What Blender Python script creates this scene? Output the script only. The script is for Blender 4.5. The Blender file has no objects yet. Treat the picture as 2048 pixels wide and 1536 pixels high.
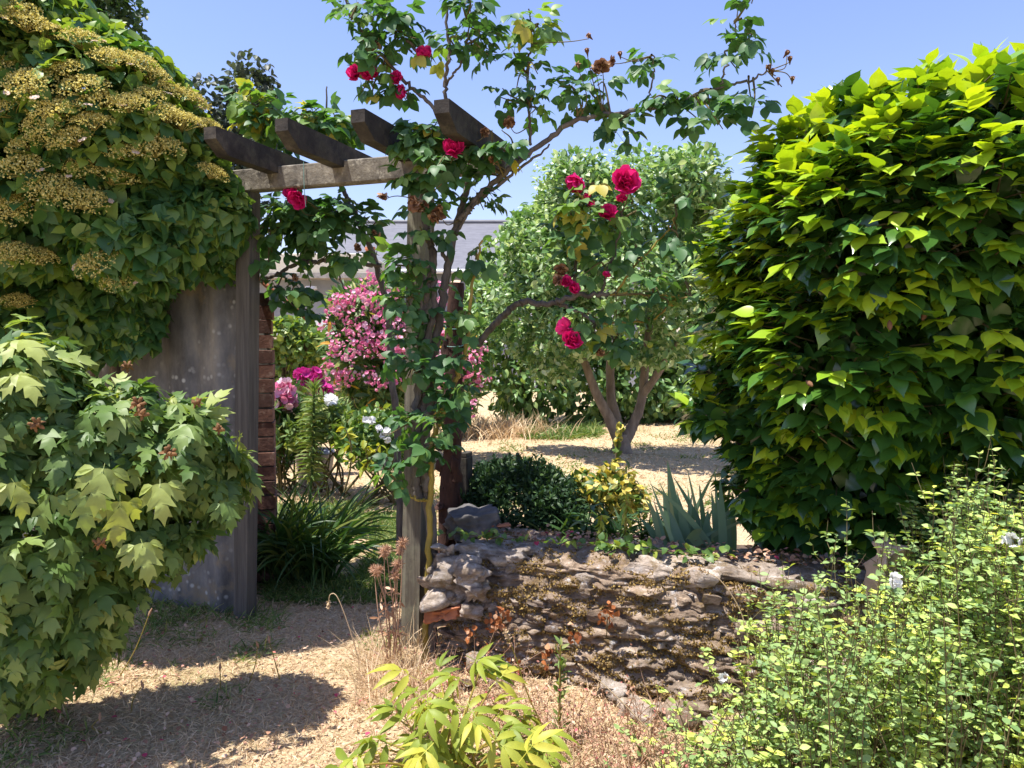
import bpy, math, random
import numpy as np
from mathutils import Vector, Matrix

random.seed(7)
R = np.random.default_rng(11)
C = bpy.context.scene.collection
SC = bpy.context.scene

# ------------------------------------------------------------------ camera, sky, sun, exposure
FPX, CX0, CY0, PITCH, EYE = 1500.0, 1024.0, 768.0, math.radians(3.0), 1.5
cam = bpy.data.cameras.new('camera')
cam.sensor_width = 36.0
cam.lens = FPX / 2048.0 * 36.0
cam.clip_start = 0.05
cam.clip_end = 2000.0
camo = bpy.data.objects.new('camera', cam)
C.objects.link(camo)
camo.location = (0, 0, EYE)
camo.rotation_euler = (math.radians(90) - PITCH, 0, 0)
SC.camera = camo

SUN = Vector((-0.28, -0.13, 0.93)).normalized()
elev = math.asin(SUN.z)
azim = math.atan2(SUN.x, SUN.y)
world = bpy.data.worlds.new('World')
SC.world = world
world.use_nodes = True
wn = world.node_tree
wn.nodes.clear()
sky = wn.nodes.new('ShaderNodeTexSky')
sky.sky_type = 'NISHITA'
sky.sun_disc = False
sky.sun_elevation = elev
sky.sun_rotation = azim
sky.air_density = 1.35
sky.dust_density = 0.6
sky.ozone_density = 2.2
bg = wn.nodes.new('ShaderNodeBackground')
bg.inputs['Strength'].default_value = 0.09
wo = wn.nodes.new('ShaderNodeOutputWorld')
tint = wn.nodes.new('ShaderNodeMix')
tint.data_type = 'RGBA'
tint.blend_type = 'MULTIPLY'
tint.inputs[0].default_value = 1.0
tint.inputs[7].default_value = (1.04, .97, 1.22, 1)
wn.links.new(sky.outputs[0], tint.inputs[6])
wn.links.new(tint.outputs[2], bg.inputs[0])
wn.links.new(bg.outputs[0], wo.inputs[0])
sun = bpy.data.lights.new('sun', 'SUN')
sun.energy = 4.6
sun.angle = math.radians(0.5)
sun.color = (1.0, 0.955, 0.88)
suno = bpy.data.objects.new('sun', sun)
C.objects.link(suno)
suno.rotation_euler = SUN.to_track_quat('Z', 'Y').to_euler()
SC.view_settings.view_transform = 'Standard'
SC.view_settings.look = 'None'
SC.view_settings.exposure = 1.08
SC.view_settings.gamma = 1.0
SC.cycles.max_bounces = 7
SC.cycles.transmission_bounces = 5
SC.cycles.diffuse_bounces = 4

# ------------------------------------------------------------------ helpers
def nz(v):
    v = np.asarray(v, float)
    return v / np.maximum(np.linalg.norm(v, axis=-1, keepdims=True), 1e-9)

def P(px, py, D):
    """point on the ray through a photograph pixel, D metres ahead of the camera"""
    cx, cy = (px - CX0) / FPX, (CY0 - py) / FPX
    sp, cp = math.sin(PITCH), math.cos(PITCH)
    d = np.array([cx, cp + cy * sp, -sp + cy * cp])
    return np.array([0, 0, EYE]) + d * (D / d[1])

def rnd(a, b, n=None):
    return R.uniform(a, b, n)

def _h(i, j, k, s):
    n = (i * 374761393 + j * 668265263 + k * 2147483647 + s * 1274126177) & 0x7fffffff
    n = ((n ^ (n >> 13)) * 1274126177) & 0x7fffffff
    return ((n ^ (n >> 16)) & 0xffff) / 65535.0

def vnoise(p, s=0):
    p = np.asarray(p, float)
    i = np.floor(p).astype(np.int64)
    f = p - i
    f = f * f * (3 - 2 * f)
    r = 0
    for a in (0, 1):
        for b in (0, 1):
            for c in (0, 1):
                w = (f[..., 0] if a else 1 - f[..., 0]) * (f[..., 1] if b else 1 - f[..., 1]) * (f[..., 2] if c else 1 - f[..., 2])
                r = r + w * _h(i[..., 0] + a, i[..., 1] + b, i[..., 2] + c, s)
    return r

def fbm(p, s=0, o=3):
    p = np.asarray(p, float)
    r, a, t = 0, 1.0, 0
    for k in range(o):
        r = r + a * vnoise(p * (2 ** k), s + k)
        t += a
        a *= .5
    return r / t

class Geo:
    def __init__(s):
        s.V, s.Q, s.T, s.A, s.n = [], [], [], [], 0
    def add(s, V, F, a=.5):
        V = np.asarray(V, float).reshape(-1, 3)
        F = np.asarray(F, np.int64)
        if F.size:
            (s.Q if F.shape[1] == 4 else s.T).append(F + s.n)
        s.V.append(V)
        s.A.append(np.broadcast_to(np.asarray(a, float), (len(V),)))
        s.n += len(V)
        return s
    def mesh(s, name, off=(0, 0, 0), smooth=True):
        m = bpy.data.meshes.new(name)
        if not s.V:
            return m
        V = np.concatenate(s.V) - np.asarray(off, float)
        Q = np.concatenate(s.Q) if s.Q else np.zeros((0, 4), np.int64)
        T = np.concatenate(s.T) if s.T else np.zeros((0, 3), np.int64)
        m.vertices.add(len(V))
        m.vertices.foreach_set('co', V.astype(np.float32).ravel())
        loops = np.concatenate([Q.ravel(), T.ravel()]).astype(np.int32)
        m.loops.add(len(loops))
        m.loops.foreach_set('vertex_index', loops)
        nq, nt = len(Q), len(T)
        m.polygons.add(nq + nt)
        st = np.concatenate([np.arange(nq) * 4, nq * 4 + np.arange(nt) * 3]).astype(np.int32)
        m.polygons.foreach_set('loop_start', st)
        m.polygons.foreach_set('use_smooth', np.full(nq + nt, smooth))
        at = m.attributes.new('rnd', 'FLOAT', 'POINT')
        at.data.foreach_set('value', np.concatenate(s.A).astype(np.float32))
        m.update(calc_edges=True)
        m.validate()
        return m

WL = {}
def thing(name, label, cat, loc=(0, 0, 0), group=None):
    o = bpy.data.objects.new(name, None)
    o.empty_display_size = .1
    C.objects.link(o)
    o.location = tuple(float(c) for c in loc)
    WL[o.name] = np.array(loc, float)
    tag(o, label, cat, group)
    return o

def tag(o, label=None, cat=None, group=None, kind=None):
    if label: o['label'] = label
    if cat: o['category'] = cat
    if group: o['group'] = group
    if kind: o['kind'] = kind
    return o

def build(g, name, mat, parent=None, smooth=True, origin=None):
    off = np.zeros(3) if origin is None else np.asarray(origin, float)
    base = WL[parent.name] if parent else np.zeros(3)
    m = g.mesh(name, off if origin is not None else base, smooth)
    m.materials.append(mat)
    o = bpy.data.objects.new(name, m)
    C.objects.link(o)
    if parent: o.parent = parent
    if origin is not None:
        o.location = tuple(off - base)
        WL[o.name] = off
    else:
        WL[o.name] = base if parent else np.zeros(3)
    return o

def put(name, mesh, parent, loc, rot=(0, 0, 0), sc=1.0, quat=None):
    o = bpy.data.objects.new(name, mesh)
    C.objects.link(o)
    base = np.zeros(3)
    if parent:
        o.parent = parent
        base = WL[parent.name]
    o.location = tuple(float(c) for c in (np.asarray(loc, float) - base))
    if quat is not None:
        o.rotation_mode = 'QUATERNION'
        o.rotation_quaternion = quat
    else:
        o.rotation_euler = rot
    o.scale = (sc, sc, sc) if np.isscalar(sc) else sc
    WL[o.name] = np.asarray(loc, float)
    return o

def spline(pts, n=10):
    p = np.asarray(pts, float)
    if len(p) < 3:
        t = np.linspace(0, 1, n + 1)[:, None]
        return p[0] * (1 - t) + p[-1] * t
    q = np.vstack([2 * p[0] - p[1], p, 2 * p[-1] - p[-2]])
    out = []
    for i in range(1, len(q) - 2):
        for k in range(n):
            t = k / n
            a, b, c, d = q[i - 1], q[i], q[i + 1], q[i + 2]
            out.append(.5 * ((2 * b) + (c - a) * t + (2 * a - 5 * b + 4 * c - d) * t * t + (3 * b - a - 3 * c + d) * t ** 3))
    out.append(p[-1])
    return np.array(out)

def tube(g, pts, r, k=7, a=.5, rough=0.0, cap=True):
    p = np.asarray(pts, float)
    n = len(p)
    r = np.interp(np.linspace(0, 1, n), np.linspace(0, 1, len(np.atleast_1d(r))), np.atleast_1d(r)) if np.ndim(r) else np.full(n, r)
    t = nz(np.gradient(p, axis=0))
    ref = np.array([0, 0, 1.0]) if abs(t[0][2]) < .9 else np.array([1.0, 0, 0])
    x = nz(np.cross(t[0], ref))
    V = []
    th = np.arange(k) / k * 2 * math.pi
    for i in range(n):
        x = nz(x - t[i] * np.dot(x, t[i]))
        y = np.cross(t[i], x)
        rr = r[i] * (1 + rough * R.uniform(-1, 1, k)) if rough else r[i]
        V.append(p[i] + (np.cos(th) * rr)[:, None] * x + (np.sin(th) * rr)[:, None] * y)
    V = np.concatenate(V)
    i, j = np.meshgrid(np.arange(n - 1), np.arange(k), indexing='ij')
    i, j = i.ravel(), j.ravel()
    F = np.stack([i * k + j, i * k + (j + 1) % k, (i + 1) * k + (j + 1) % k, (i + 1) * k + j], 1)
    g.add(V, F, a)
    if cap:
        for e, fl in ((0, 1), (n - 1, 0)):
            ring = V[e * k:(e + 1) * k]
            c = ring.mean(0)
            VV = np.vstack([ring, c])
            jj = np.arange(k)
            FF = np.stack([jj, (jj + 1) % k, np.full(k, k)], 1)
            g.add(VV, FF[:, ::-1] if fl else FF, a)

def box(g, c, ax, ay, az, a=.5, bev=.0):
    """box with centre c and half-axis vectors; optional chamfer"""
    c, ax, ay, az = [np.asarray(v, float) for v in (c, ax, ay, az)]
    if bev <= 0:
        V = [c + i * ax + j * ay + k * az for i in (-1, 1) for j in (-1, 1) for k in (-1, 1)]
        F = [(0, 1, 3, 2), (4, 6, 7, 5), (0, 4, 5, 1), (2, 3, 7, 6), (0, 2, 6, 4), (1, 5, 7, 3)]
        g.add(V, F, a)
        return
    lx, ly, lz = [np.linalg.norm(v) for v in (ax, ay, az)]
    bm = bpy_bevel_box(lx, ly, lz, bev)
    V = c + bm[0][:, :1] * ax / lx + bm[0][:, 1:2] * ay / ly + bm[0][:, 2:3] * az / lz
    g.add(V, bm[1], a)
    if len(bm[2]):
        g.T.append(np.asarray(bm[2], np.int64) + g.n - len(V))

def bpy_bevel_box(lx, ly, lz, b):
    import bmesh
    bm = bmesh.new()
    bmesh.ops.create_cube(bm, size=2.0)
    for v in bm.verts:
        v.co = (v.co.x * lx, v.co.y * ly, v.co.z * lz)
    bmesh.ops.bevel(bm, geom=bm.edges[:], offset=min(b, lx * .45, ly * .45, lz * .45), segments=1, affect='EDGES')
    V = np.array([v.co[:] for v in bm.verts])
    bm.verts.index_update()
    Q = [[v.index for v in f.verts] for f in bm.faces if len(f.verts) == 4]
    T = [[v.index for v in f.verts] for f in bm.faces if len(f.verts) == 3]
    bm.free()
    return V, np.array(Q), T

def plank(g, a, b, wid, hei, up=(0, 0, 1), bev=.006, seg=1, wob=0.0, col=.5):
    a, b = np.asarray(a, float), np.asarray(b, float)
    d = nz(b - a)
    s = nz(np.cross(d, up))
    u = np.cross(s, d)
    box(g, (a + b) / 2, (b - a) / 2, s * wid / 2, u * hei / 2, col, bev)

# leaf templates: rows of (half width, t) -> left / midrib / right strips
def leaf_tpl(rows, fold=.25, curl=.25, wave=0.0, stalk=0.0):
    """rows: list of (halfwidth, t_edge, t_mid)"""
    V, F = [], []
    for (w, te, tm) in rows:
        V += [(-w, te, 0), (0, tm, 0), (w, te, 0)]
    V = np.array(V, float)
    n = len(rows)
    for i in range(n - 1):
        a = 3 * i
        F += [(a, a + 1, a + 4, a + 3), (a + 1, a + 2, a + 5, a + 4)]
    x, t = V[:, 0], V[:, 1]
    V[:, 2] = fold * np.abs(x) - curl * t * t + wave * np.sin(t * 14 + x * 6) * np.abs(x)
    V[:, 1] = t * (1 - curl * .18 * t) + stalk
    return V, np.array(F)

def simple(ws, fold=.25, curl=.25, wave=0.0):
    n = len(ws)
    return leaf_tpl([(w, i / (n - 1), i / (n - 1)) for i, w in enumerate(ws)], fold, curl, wave)

def combine(tpls):
    V, F, n = [], [], 0
    for v, f in tpls:
        V.append(v); F.append(f + n); n += len(v)
    return np.concatenate(V), np.concatenate(F)

def xf(tpl, s=1.0, ang=0.0, off=(0, 0, 0), tilt=0.0, roll=0.0):
    V, F = tpl
    M = Matrix.Translation(off) @ Matrix.Rotation(ang, 4, 'Z') @ Matrix.Rotation(tilt, 4, 'X') @ Matrix.Rotation(roll, 4, 'Y') @ Matrix.Scale(s, 4)
    M = np.array(M)
    return V @ M[:3, :3].T + M[:3, 3], F

def scatter(g, tpl, pos, axis, nrm, size, col, wid=1.0):
    V, F = tpl
    pos = np.asarray(pos, float)
    n = len(pos)
    if n == 0: return
    Y = nz(axis)
    Z = np.asarray(nrm, float)
    Z = Z - Y * (Z * Y).sum(1, keepdims=True)
    Z = nz(Z)
    X = np.cross(Y, Z)
    size = np.broadcast_to(np.asarray(size, float), (n,))
    wid = np.broadcast_to(np.asarray(wid, float), (n,))
    W = (X * wid[:, None])[:, None, :] * V[None, :, 0:1] + Y[:, None, :] * V[None, :, 1:2] + Z[:, None, :] * V[None, :, 2:3]
    W = pos[:, None, :] + W * size[:, None, None]
    k = len(V)
    FF = (F[None] + (np.arange(n) * k)[:, None, None]).reshape(-1, F.shape[1])
    g.add(W.reshape(-1, 3), FF, np.repeat(np.broadcast_to(np.asarray(col, float), (n,)), k))

def blades(g, base, d0, length, width, droop, col, seg=4, side=None, pw=2.2):
    """tapered grass blades / strap leaves bending with gravity"""
    base = np.asarray(base, float)
    n = len(base)
    d = nz(d0)
    length = np.broadcast_to(np.asarray(length, float), (n,))
    width = np.broadcast_to(np.asarray(width, float), (n,))
    droop = np.broadcast_to(np.asarray(droop, float), (n,))
    p = base.copy()
    if side is None:
        side = nz(np.cross(d, R.normal(0, 1, (n, 3))))
    rows = []
    for i in range(seg + 1):
        t = i / seg
        w = width * (1 - t ** pw) * (0.75 + .5 * min(1, t * 3)) * .5
        w = np.maximum(w, width * .02)
        rows.append(np.stack([p - side * w[:, None], p + side * w[:, None]], 1))
        if i < seg:
            p = p + d * (length / seg)[:, None]
            d = nz(d + np.array([0, 0, -1.0]) * (droop / seg)[:, None])
            side = nz(side - d * (side * d).sum(1, keepdims=True))
    V = np.stack(rows, 1).reshape(n, -1, 3)
    k = 2 * (seg + 1)
    f = np.array([(2 * i, 2 * i + 1, 2 * i + 3, 2 * i + 2) for i in range(seg)])
    F = (f[None] + (np.arange(n) * k)[:, None, None]).reshape(-1, 4)
    g.add(V.reshape(-1, 3), F, np.repeat(np.broadcast_to(np.asarray(col, float), (n,)), k))

def B(px, py, D, r, ry=None, depth=None):
    """ellipsoid clump: centre pixel, distance, radii in photograph pixels"""
    ry = r if ry is None else ry
    s = D / FPX
    return (P(px, py, D), np.array([r * s, (r * s if depth is None else depth), ry * s]))

def blob_points(blobs, n, lo=.72, hi=1.04, gap=0.0, gs=4.0, seed=0, back=.5, deep=.62):
    area = np.array([(b[1][0] * b[1][2] + b[1][0] * b[1][1] + b[1][1] * b[1][2]) for b in blobs])
    out_p, out_n = [], []
    got = 0
    while got < n:
        m = int((n - got) * 2.2) + 200
        k = R.choice(len(blobs), m, p=area / area.sum())
        c = np.array([b[0] for b in blobs])[k]
        r = np.array([b[1] for b in blobs])[k]
        u = nz(R.normal(0, 1, (m, 3)))
        rad = lo + (hi - lo) * R.uniform(0, 1, m) ** .6
        p = c + r * u * rad[:, None]
        nn = nz(u / r)
        keep = np.ones(m, bool)
        for b in blobs:
            q = np.linalg.norm((p - b[0]) / b[1], axis=1)
            keep &= (q > deep)
        keep &= (nn[:, 1] < .35) | (R.uniform(0, 1, m) < back)
        if gap > 0:
            keep &= fbm(p * gs, seed, 2) > gap
        p, nn = p[keep], nn[keep]
        out_p.append(p); out_n.append(nn)
        got += len(p)
    return np.concatenate(out_p)[:n], np.concatenate(out_n)[:n]

def bush(g, tpl, blobs, n, size, ax=(.6, -.5, .35), nr=(.8, .5, .35), lo=.72, hi=1.04, gap=0., gs=4., seed=0, back=.5, col=None, wid=1.0, deep=.62):
    p, nn = blob_points(blobs, n, lo, hi, gap, gs, seed, back, deep)
    up = np.array([0, 0, 1.0])
    a = nn * ax[0] + up * ax[1] + R.normal(0, ax[2], (n, 3))
    z = up * nr[0] + nn * nr[1] + R.normal(0, nr[2], (n, 3))
    sz = rnd(size[0], size[1], n)
    cc = rnd(0, 1, n) if col is None else np.clip(R.normal(col[0], col[1], n), 0, 1)
    scatter(g, tpl, p - nz(a) * sz[:, None] * .5, a, z, sz, cc, wid)
    return p, nn

def surf(px, py, blobs, push=0.0):
    """nearest point of a set of clumps along a pixel's ray"""
    o = np.array([0, 0, EYE]); d = nz(P(px, py, 1.0) - o)
    best = None
    for c, r in blobs:
        oc, dd = (o - c) / r, d / r
        A_, B_, C_ = dd @ dd, 2 * oc @ dd, oc @ oc - 1
        disc = B_ * B_ - 4 * A_ * C_
        if disc < 0: continue
        t = (-B_ - math.sqrt(disc)) / (2 * A_)
        if t > 0 and (best is None or t < best[0]):
            q = o + d * t
            best = (t, q, nz((q - c) / r / r))
    if best is None:
        c, r = min(blobs, key=lambda b: np.linalg.norm(np.cross(b[0] - o, d)))
        q = o + d * ((c - o) @ d)
        return q, nz(q - c)
    return best[1] - d * push, best[2]

# ------------------------------------------------------------------ materials
def new_mat(name):
    m = bpy.data.materials.new(name)
    m.use_nodes = True
    nt = m.node_tree
    nt.nodes.clear()
    return m, nt, nt.nodes.new('ShaderNodeOutputMaterial')

def ramp(nt, fac, stops):
    r = nt.nodes.new('ShaderNodeValToRGB')
    e = r.color_ramp.elements
    while len(e) < len(stops):
        e.new(.5)
    for k, (pos, col) in enumerate(stops):
        e[k].position = pos
        e[k].color = (*col, 1)
    nt.links.new(fac, r.inputs[0])
    return r.outputs[0]

def tex(nt, kind, scale, detail=4.0, rough=.6, stretch=(1, 1, 1), dist=0.0):
    tc = nt.nodes.new('ShaderNodeTexCoord')
    mp = nt.nodes.new('ShaderNodeMapping')
    mp.inputs['Scale'].default_value = stretch
    nt.links.new(tc.outputs['Object'], mp.inputs[0])
    t = nt.nodes.new('ShaderNodeTexNoise' if kind == 'noise' else 'ShaderNodeTexVoronoi')
    t.inputs['Scale'].default_value = scale
    if kind == 'noise':
        t.inputs['Detail'].default_value = detail
        t.inputs['Roughness'].default_value = rough
        t.inputs['Distortion'].default_value = dist
    nt.links.new(mp.outputs[0], t.inputs['Vector'])
    return t

def mixc(nt, fac, a, b, mode='MIX'):
    m = nt.nodes.new('ShaderNodeMix')
    m.data_type = 'RGBA'
    m.blend_type = mode
    for s, v in ((m.inputs[0], fac), (m.inputs[6], a), (m.inputs[7], b)):
        if hasattr(v, 'node'):
            nt.links.new(v, s)
        elif isinstance(v, tuple):
            s.default_value = (*v, 1)
        else:
            s.default_value = v
    return m.outputs[2]

GAIN = {'camellia_leaf': 2.15, 'hydrangea_leaf': 1.75, 'peony_leaf': 1.4, 'rose_leaf': 1.35, 'small_leaf': 2.1, 'ivy_leaf': 1.5, 'fruit_leaf': 1.55, 'hedge_leaf': 2.0, 'oleander_leaf': 1.5, 'hydrangea_floret': 1.6, 'grass_green': 1.25}
def leafmat(name, stops, rough=.45, trans=.35, tcol=(1.5, 1.6, .5), spec=.5, veins=True):
    k_ = GAIN.get(name, 1.0)
    stops = [(p_, tuple(min(.8, c_ * k_) for c_ in col_)) for p_, col_ in stops]
    m, nt, out = new_mat(name)
    at = nt.nodes.new('ShaderNodeAttribute')
    at.attribute_name = 'rnd'
    col = ramp(nt, at.outputs['Fac'], stops)
    if veins:
        tn = tex(nt, 'noise', 38.0, 3.0)
        col = mixc(nt, .35, col, mixc(nt, tn.outputs['Fac'], (.45, .45, .45), (1.5, 1.5, 1.5)), 'MULTIPLY')
    pb = nt.nodes.new('ShaderNodeBsdfPrincipled')
    pb.inputs['Roughness'].default_value = rough
    pb.inputs['Specular IOR Level'].default_value = spec
    nt.links.new(col, pb.inputs['Base Color'])
    if trans > 0:
        tb = nt.nodes.new('ShaderNodeBsdfTranslucent')
        nt.links.new(mixc(nt, 1.0, col, tcol, 'MULTIPLY'), tb.inputs[0])
        ms = nt.nodes.new('ShaderNodeMixShader')
        ms.inputs[0].default_value = trans
        nt.links.new(pb.outputs[0], ms.inputs[1])
        nt.links.new(tb.outputs[0], ms.inputs[2])
        nt.links.new(ms.outputs[0], out.inputs[0])
    else:
        nt.links.new(pb.outputs[0], out.inputs[0])
    return m

def surfmat(name, stops, scale=6.0, stretch=(1, 1, 1), rough=.85, bump=.3, bscale=None, detail=8.0, spots=None, spec=.3, dist=0.0, bdist=.01, layer2=None):
    m, nt, out = new_mat(name)
    t = tex(nt, 'noise', scale, detail, .65, stretch, dist)
    col = ramp(nt, t.outputs['Fac'], stops)
    if layer2:
        sc2, lo, hi, c2 = layer2
        t2 = tex(nt, 'noise', sc2, 6.0, .7)
        f = ramp(nt, t2.outputs['Fac'], [(lo, (0, 0, 0)), (hi, (1, 1, 1))])
        col = mixc(nt, f, col, c2)
    if spots:
        sc2, lo, hi, c2 = spots
        t2 = tex(nt, 'voronoi', sc2)
        f = ramp(nt, t2.outputs['Distance'], [(lo, (1, 1, 1)), (hi, (0, 0, 0))])
        t3 = tex(nt, 'noise', sc2 * .23, 2.0)
        f3 = ramp(nt, t3.outputs['Fac'], [(.45, (0, 0, 0)), (.62, (1, 1, 1))])
        f = mixc(nt, 1.0, f, f3, 'MULTIPLY')
        col = mixc(nt, f, col, c2)
    pb = nt.nodes.new('ShaderNodeBsdfPrincipled')
    pb.inputs['Roughness'].default_value = rough
    pb.inputs['Specular IOR Level'].default_value = spec
    nt.links.new(col, pb.inputs['Base Color'])
    if bump:
        tb = tex(nt, 'noise', bscale or scale * 3, 8.0, .7, stretch)
        b = nt.nodes.new('ShaderNodeBump')
        b.inputs['Strength'].default_value = bump
        b.inputs['Distance'].default_value = bdist
        nt.links.new(tb.outputs['Fac'], b.inputs['Height'])
        nt.links.new(b.outputs[0], pb.inputs['Normal'])
    nt.links.new(pb.outputs[0], out.inputs[0])
    return m

M = {}
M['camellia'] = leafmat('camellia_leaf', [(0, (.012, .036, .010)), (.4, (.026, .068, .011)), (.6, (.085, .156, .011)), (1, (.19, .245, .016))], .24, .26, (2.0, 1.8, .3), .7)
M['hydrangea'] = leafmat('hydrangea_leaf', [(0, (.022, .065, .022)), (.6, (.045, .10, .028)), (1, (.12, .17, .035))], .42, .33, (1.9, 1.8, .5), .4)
M['hyd_flower'] = leafmat('hydrangea_floret', [(0, (.235, .20, .062)), (.6, (.385, .345, .11)), (1, (.50, .455, .19))], .8, .3, (1.1, 1.0, .6), .2, False)
M['bract'] = leafmat('bract', [(0, (.62, .42, .30)), (1, (.75, .66, .52))], .6, .3, (1, 1, 1), .3, False)
M['peony'] = leafmat('peony_leaf', [(0, (.046, .090, .024)), (.5, (.085, .145, .034)), (.85, (.155, .215, .06)), (1, (.26, .29, .08))], .5, .32, (1.5, 1.5, .45), .4)
M['pod'] = surfmat('dry_pod', [(.3, (.11, .05, .02)), (.7, (.30, .16, .07))], 30, bump=.5)
M['rose'] = leafmat('rose_leaf', [(0, (.026, .07, .026)), (.6, (.055, .125, .04)), (.92, (.13, .21, .045)), (1, (.32, .28, .05))], .48, .36, (1.6, 1.7, .5), .4)
M['rose_red'] = leafmat('rose_petal', [(0, (.52, .008, .13)), (1, (.80, .035, .27))], .5, .28, (1.2, 1, 1), .3, False)
M['rose_dead'] = leafmat('dead_petal', [(0, (.10, .045, .025)), (.7, (.30, .16, .09)), (1, (.52, .36, .24))], .9, .2, (1, 1, 1), .2, False)
M['bark'] = surfmat('bark', [(.3, (.055, .04, .032)), (.7, (.20, .16, .13))], 14, (1, 1, .25), bump=.8)
M['bark_light'] = surfmat('light_bark', [(.3, (.11, .085, .065)), (.7, (.30, .245, .19))], 12, (1, 1, .3), bump=1.0, bscale=40)
M['cane_grey'] = surfmat('grey_cane', [(.3, (.055, .047, .042)), (.7, (.19, .165, .145))], 22, (1, 1, .3), bump=1.0)
M['cane_green'] = surfmat('green_cane', [(.3, (.18, .14, .025)), (.7, (.34, .25, .05))], 8, bump=.2, rough=.5)
M['twig'] = surfmat('twig', [(.3, (.07, .055, .03)), (.7, (.16, .13, .05))], 12, bump=.3)
M['redtrunk'] = surfmat('red_bark', [(.3, (.022, .012, .010)), (.62, (.075, .034, .024)), (.75, (.22, .15, .12))], 16, (1, 1, .3), bump=1.0)
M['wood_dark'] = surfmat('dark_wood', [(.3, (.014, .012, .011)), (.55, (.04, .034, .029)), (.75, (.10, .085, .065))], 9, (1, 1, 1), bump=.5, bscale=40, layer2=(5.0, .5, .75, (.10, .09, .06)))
M['wood_beam'] = surfmat('sunlit_beam', [(.3, (.05, .043, .036)), (.52, (.17, .15, .12)), (.75, (.32, .285, .22))], 11, bump=.6, bscale=40, layer2=(24, .56, .66, (.34, .31, .25)))  # paler copy of the rafter wood, sun on the beam put into its colour
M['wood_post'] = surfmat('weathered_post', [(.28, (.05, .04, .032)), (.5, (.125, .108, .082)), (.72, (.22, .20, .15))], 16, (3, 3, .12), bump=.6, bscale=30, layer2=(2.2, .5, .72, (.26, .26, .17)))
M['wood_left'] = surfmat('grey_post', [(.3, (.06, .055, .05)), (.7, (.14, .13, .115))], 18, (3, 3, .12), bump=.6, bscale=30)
M['panel'] = surfmat('fibre_cement', [(.3, (.05, .05, .05)), (.52, (.15, .148, .146)), (.72, (.27, .255, .225))], 6, (1, 1, .4), bump=.4, bscale=60, spots=(22, .14, .34, (.42, .43, .41)), layer2=(3.0, .55, .7, (.26, .20, .12)))
M['brick'] = surfmat('brick', [(.3, (.14, .065, .05)), (.7, (.28, .14, .10))], 10, bump=.6, bscale=45, layer2=(14, .6, .72, (.38, .32, .27)))
def brick_mat():
    m, nt, out = new_mat('old_brick')
    at = nt.nodes.new('ShaderNodeAttribute'); at.attribute_name = 'rnd'
    t = tex(nt, 'noise', 14, 8, .7)
    c = ramp(nt, t.outputs['Fac'], [(.3, (.07, .035, .028)), (.55, (.17, .085, .062)), (.72, (.34, .27, .22))])
    c = mixc(nt, 1.0, c, ramp(nt, at.outputs['Fac'], [(0, (.6, .55, .55)), (.6, (1.1, .95, .85)), (1, (1.3, 1.2, 1.15))]), 'MULTIPLY')
    pb = nt.nodes.new('ShaderNodeBsdfPrincipled'); pb.inputs['Roughness'].default_value = .9
    nt.links.new(c, pb.inputs['Base Color'])
    b = nt.nodes.new('ShaderNodeBump'); b.inputs['Strength'].default_value = .7; b.inputs['Distance'].default_value = .01
    nt.links.new(tex(nt, 'noise', 50, 8, .7).outputs['Fac'], b.inputs['Height']); nt.links.new(b.outputs[0], pb.inputs['Normal'])
    nt.links.new(pb.outputs[0], out.inputs[0])
    return m
M['brick'] = brick_mat()
M['mortar'] = surfmat('mortar', [(.3, (.05, .045, .04)), (.7, (.14, .12, .10))], 20, bump=.5)
M['tile'] = surfmat('clay_tile', [(.3, (.26, .09, .045)), (.7, (.5, .2, .1))], 9, bump=.3)
M['stone'] = surfmat('slate_stone', [(.30, (.075, .058, .05)), (.48, (.21, .165, .135)), (.62, (.33, .27, .23)), (.74, (.62, .58, .53))], 9, (1, 1, 2.2), bump=1.0, bscale=28, bdist=.02, layer2=(7, .54, .64, (.27, .185, .055)))
def stone_mat():
    m, nt, out = new_mat('slate_stone')
    at = nt.nodes.new('ShaderNodeAttribute'); at.attribute_name = 'rnd'
    t = tex(nt, 'noise', 11, 9, .72, (1, 1, 2.6))
    c = ramp(nt, t.outputs['Fac'], [(.30, (.12, .095, .075)), (.46, (.31, .25, .195)), (.60, (.50, .43, .36)), (.72, (.78, .74, .69))])
    c = mixc(nt, 1.0, c, ramp(nt, at.outputs['Fac'], [(0, (.55, .50, .48)), (.35, (1.05, .92, .80)), (.7, (1.0, 1.0, 1.03)), (1, (1.5, 1.47, 1.47))]), 'MULTIPLY')
    t2 = tex(nt, 'noise', 8, 8, .75)
    c = mixc(nt, ramp(nt, t2.outputs['Fac'], [(.53, (0, 0, 0)), (.63, (.85, .85, .85))]), c, (.25, .165, .06))
    t3 = tex(nt, 'noise', 19, 6, .7)
    c = mixc(nt, ramp(nt, t3.outputs['Fac'], [(.58, (0, 0, 0)), (.66, (.9, .9, .9))]), c, (.64, .60, .57))
    pb = nt.nodes.new('ShaderNodeBsdfPrincipled')
    pb.inputs['Roughness'].default_value = .92
    pb.inputs['Specular IOR Level'].default_value = .2
    nt.links.new(c, pb.inputs['Base Color'])
    tb = tex(nt, 'noise', 34, 10, .75, (1, 1, 1.8))
    b = nt.nodes.new('ShaderNodeBump'); b.inputs['Strength'].default_value = 1.0; b.inputs['Distance'].default_value = .03
    nt.links.new(tb.outputs['Fac'], b.inputs['Height']); nt.links.new(b.outputs[0], pb.inputs['Normal'])
    nt.links.new(pb.outputs[0], out.inputs[0])
    return m
M['stone'] = stone_mat()
M['rock'] = surfmat('dark_rock', [(.3, (.05, .048, .05)), (.6, (.14, .13, .125)), (.76, (.42, .33, .26))], 7, bump=.7, bscale=22)
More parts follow.
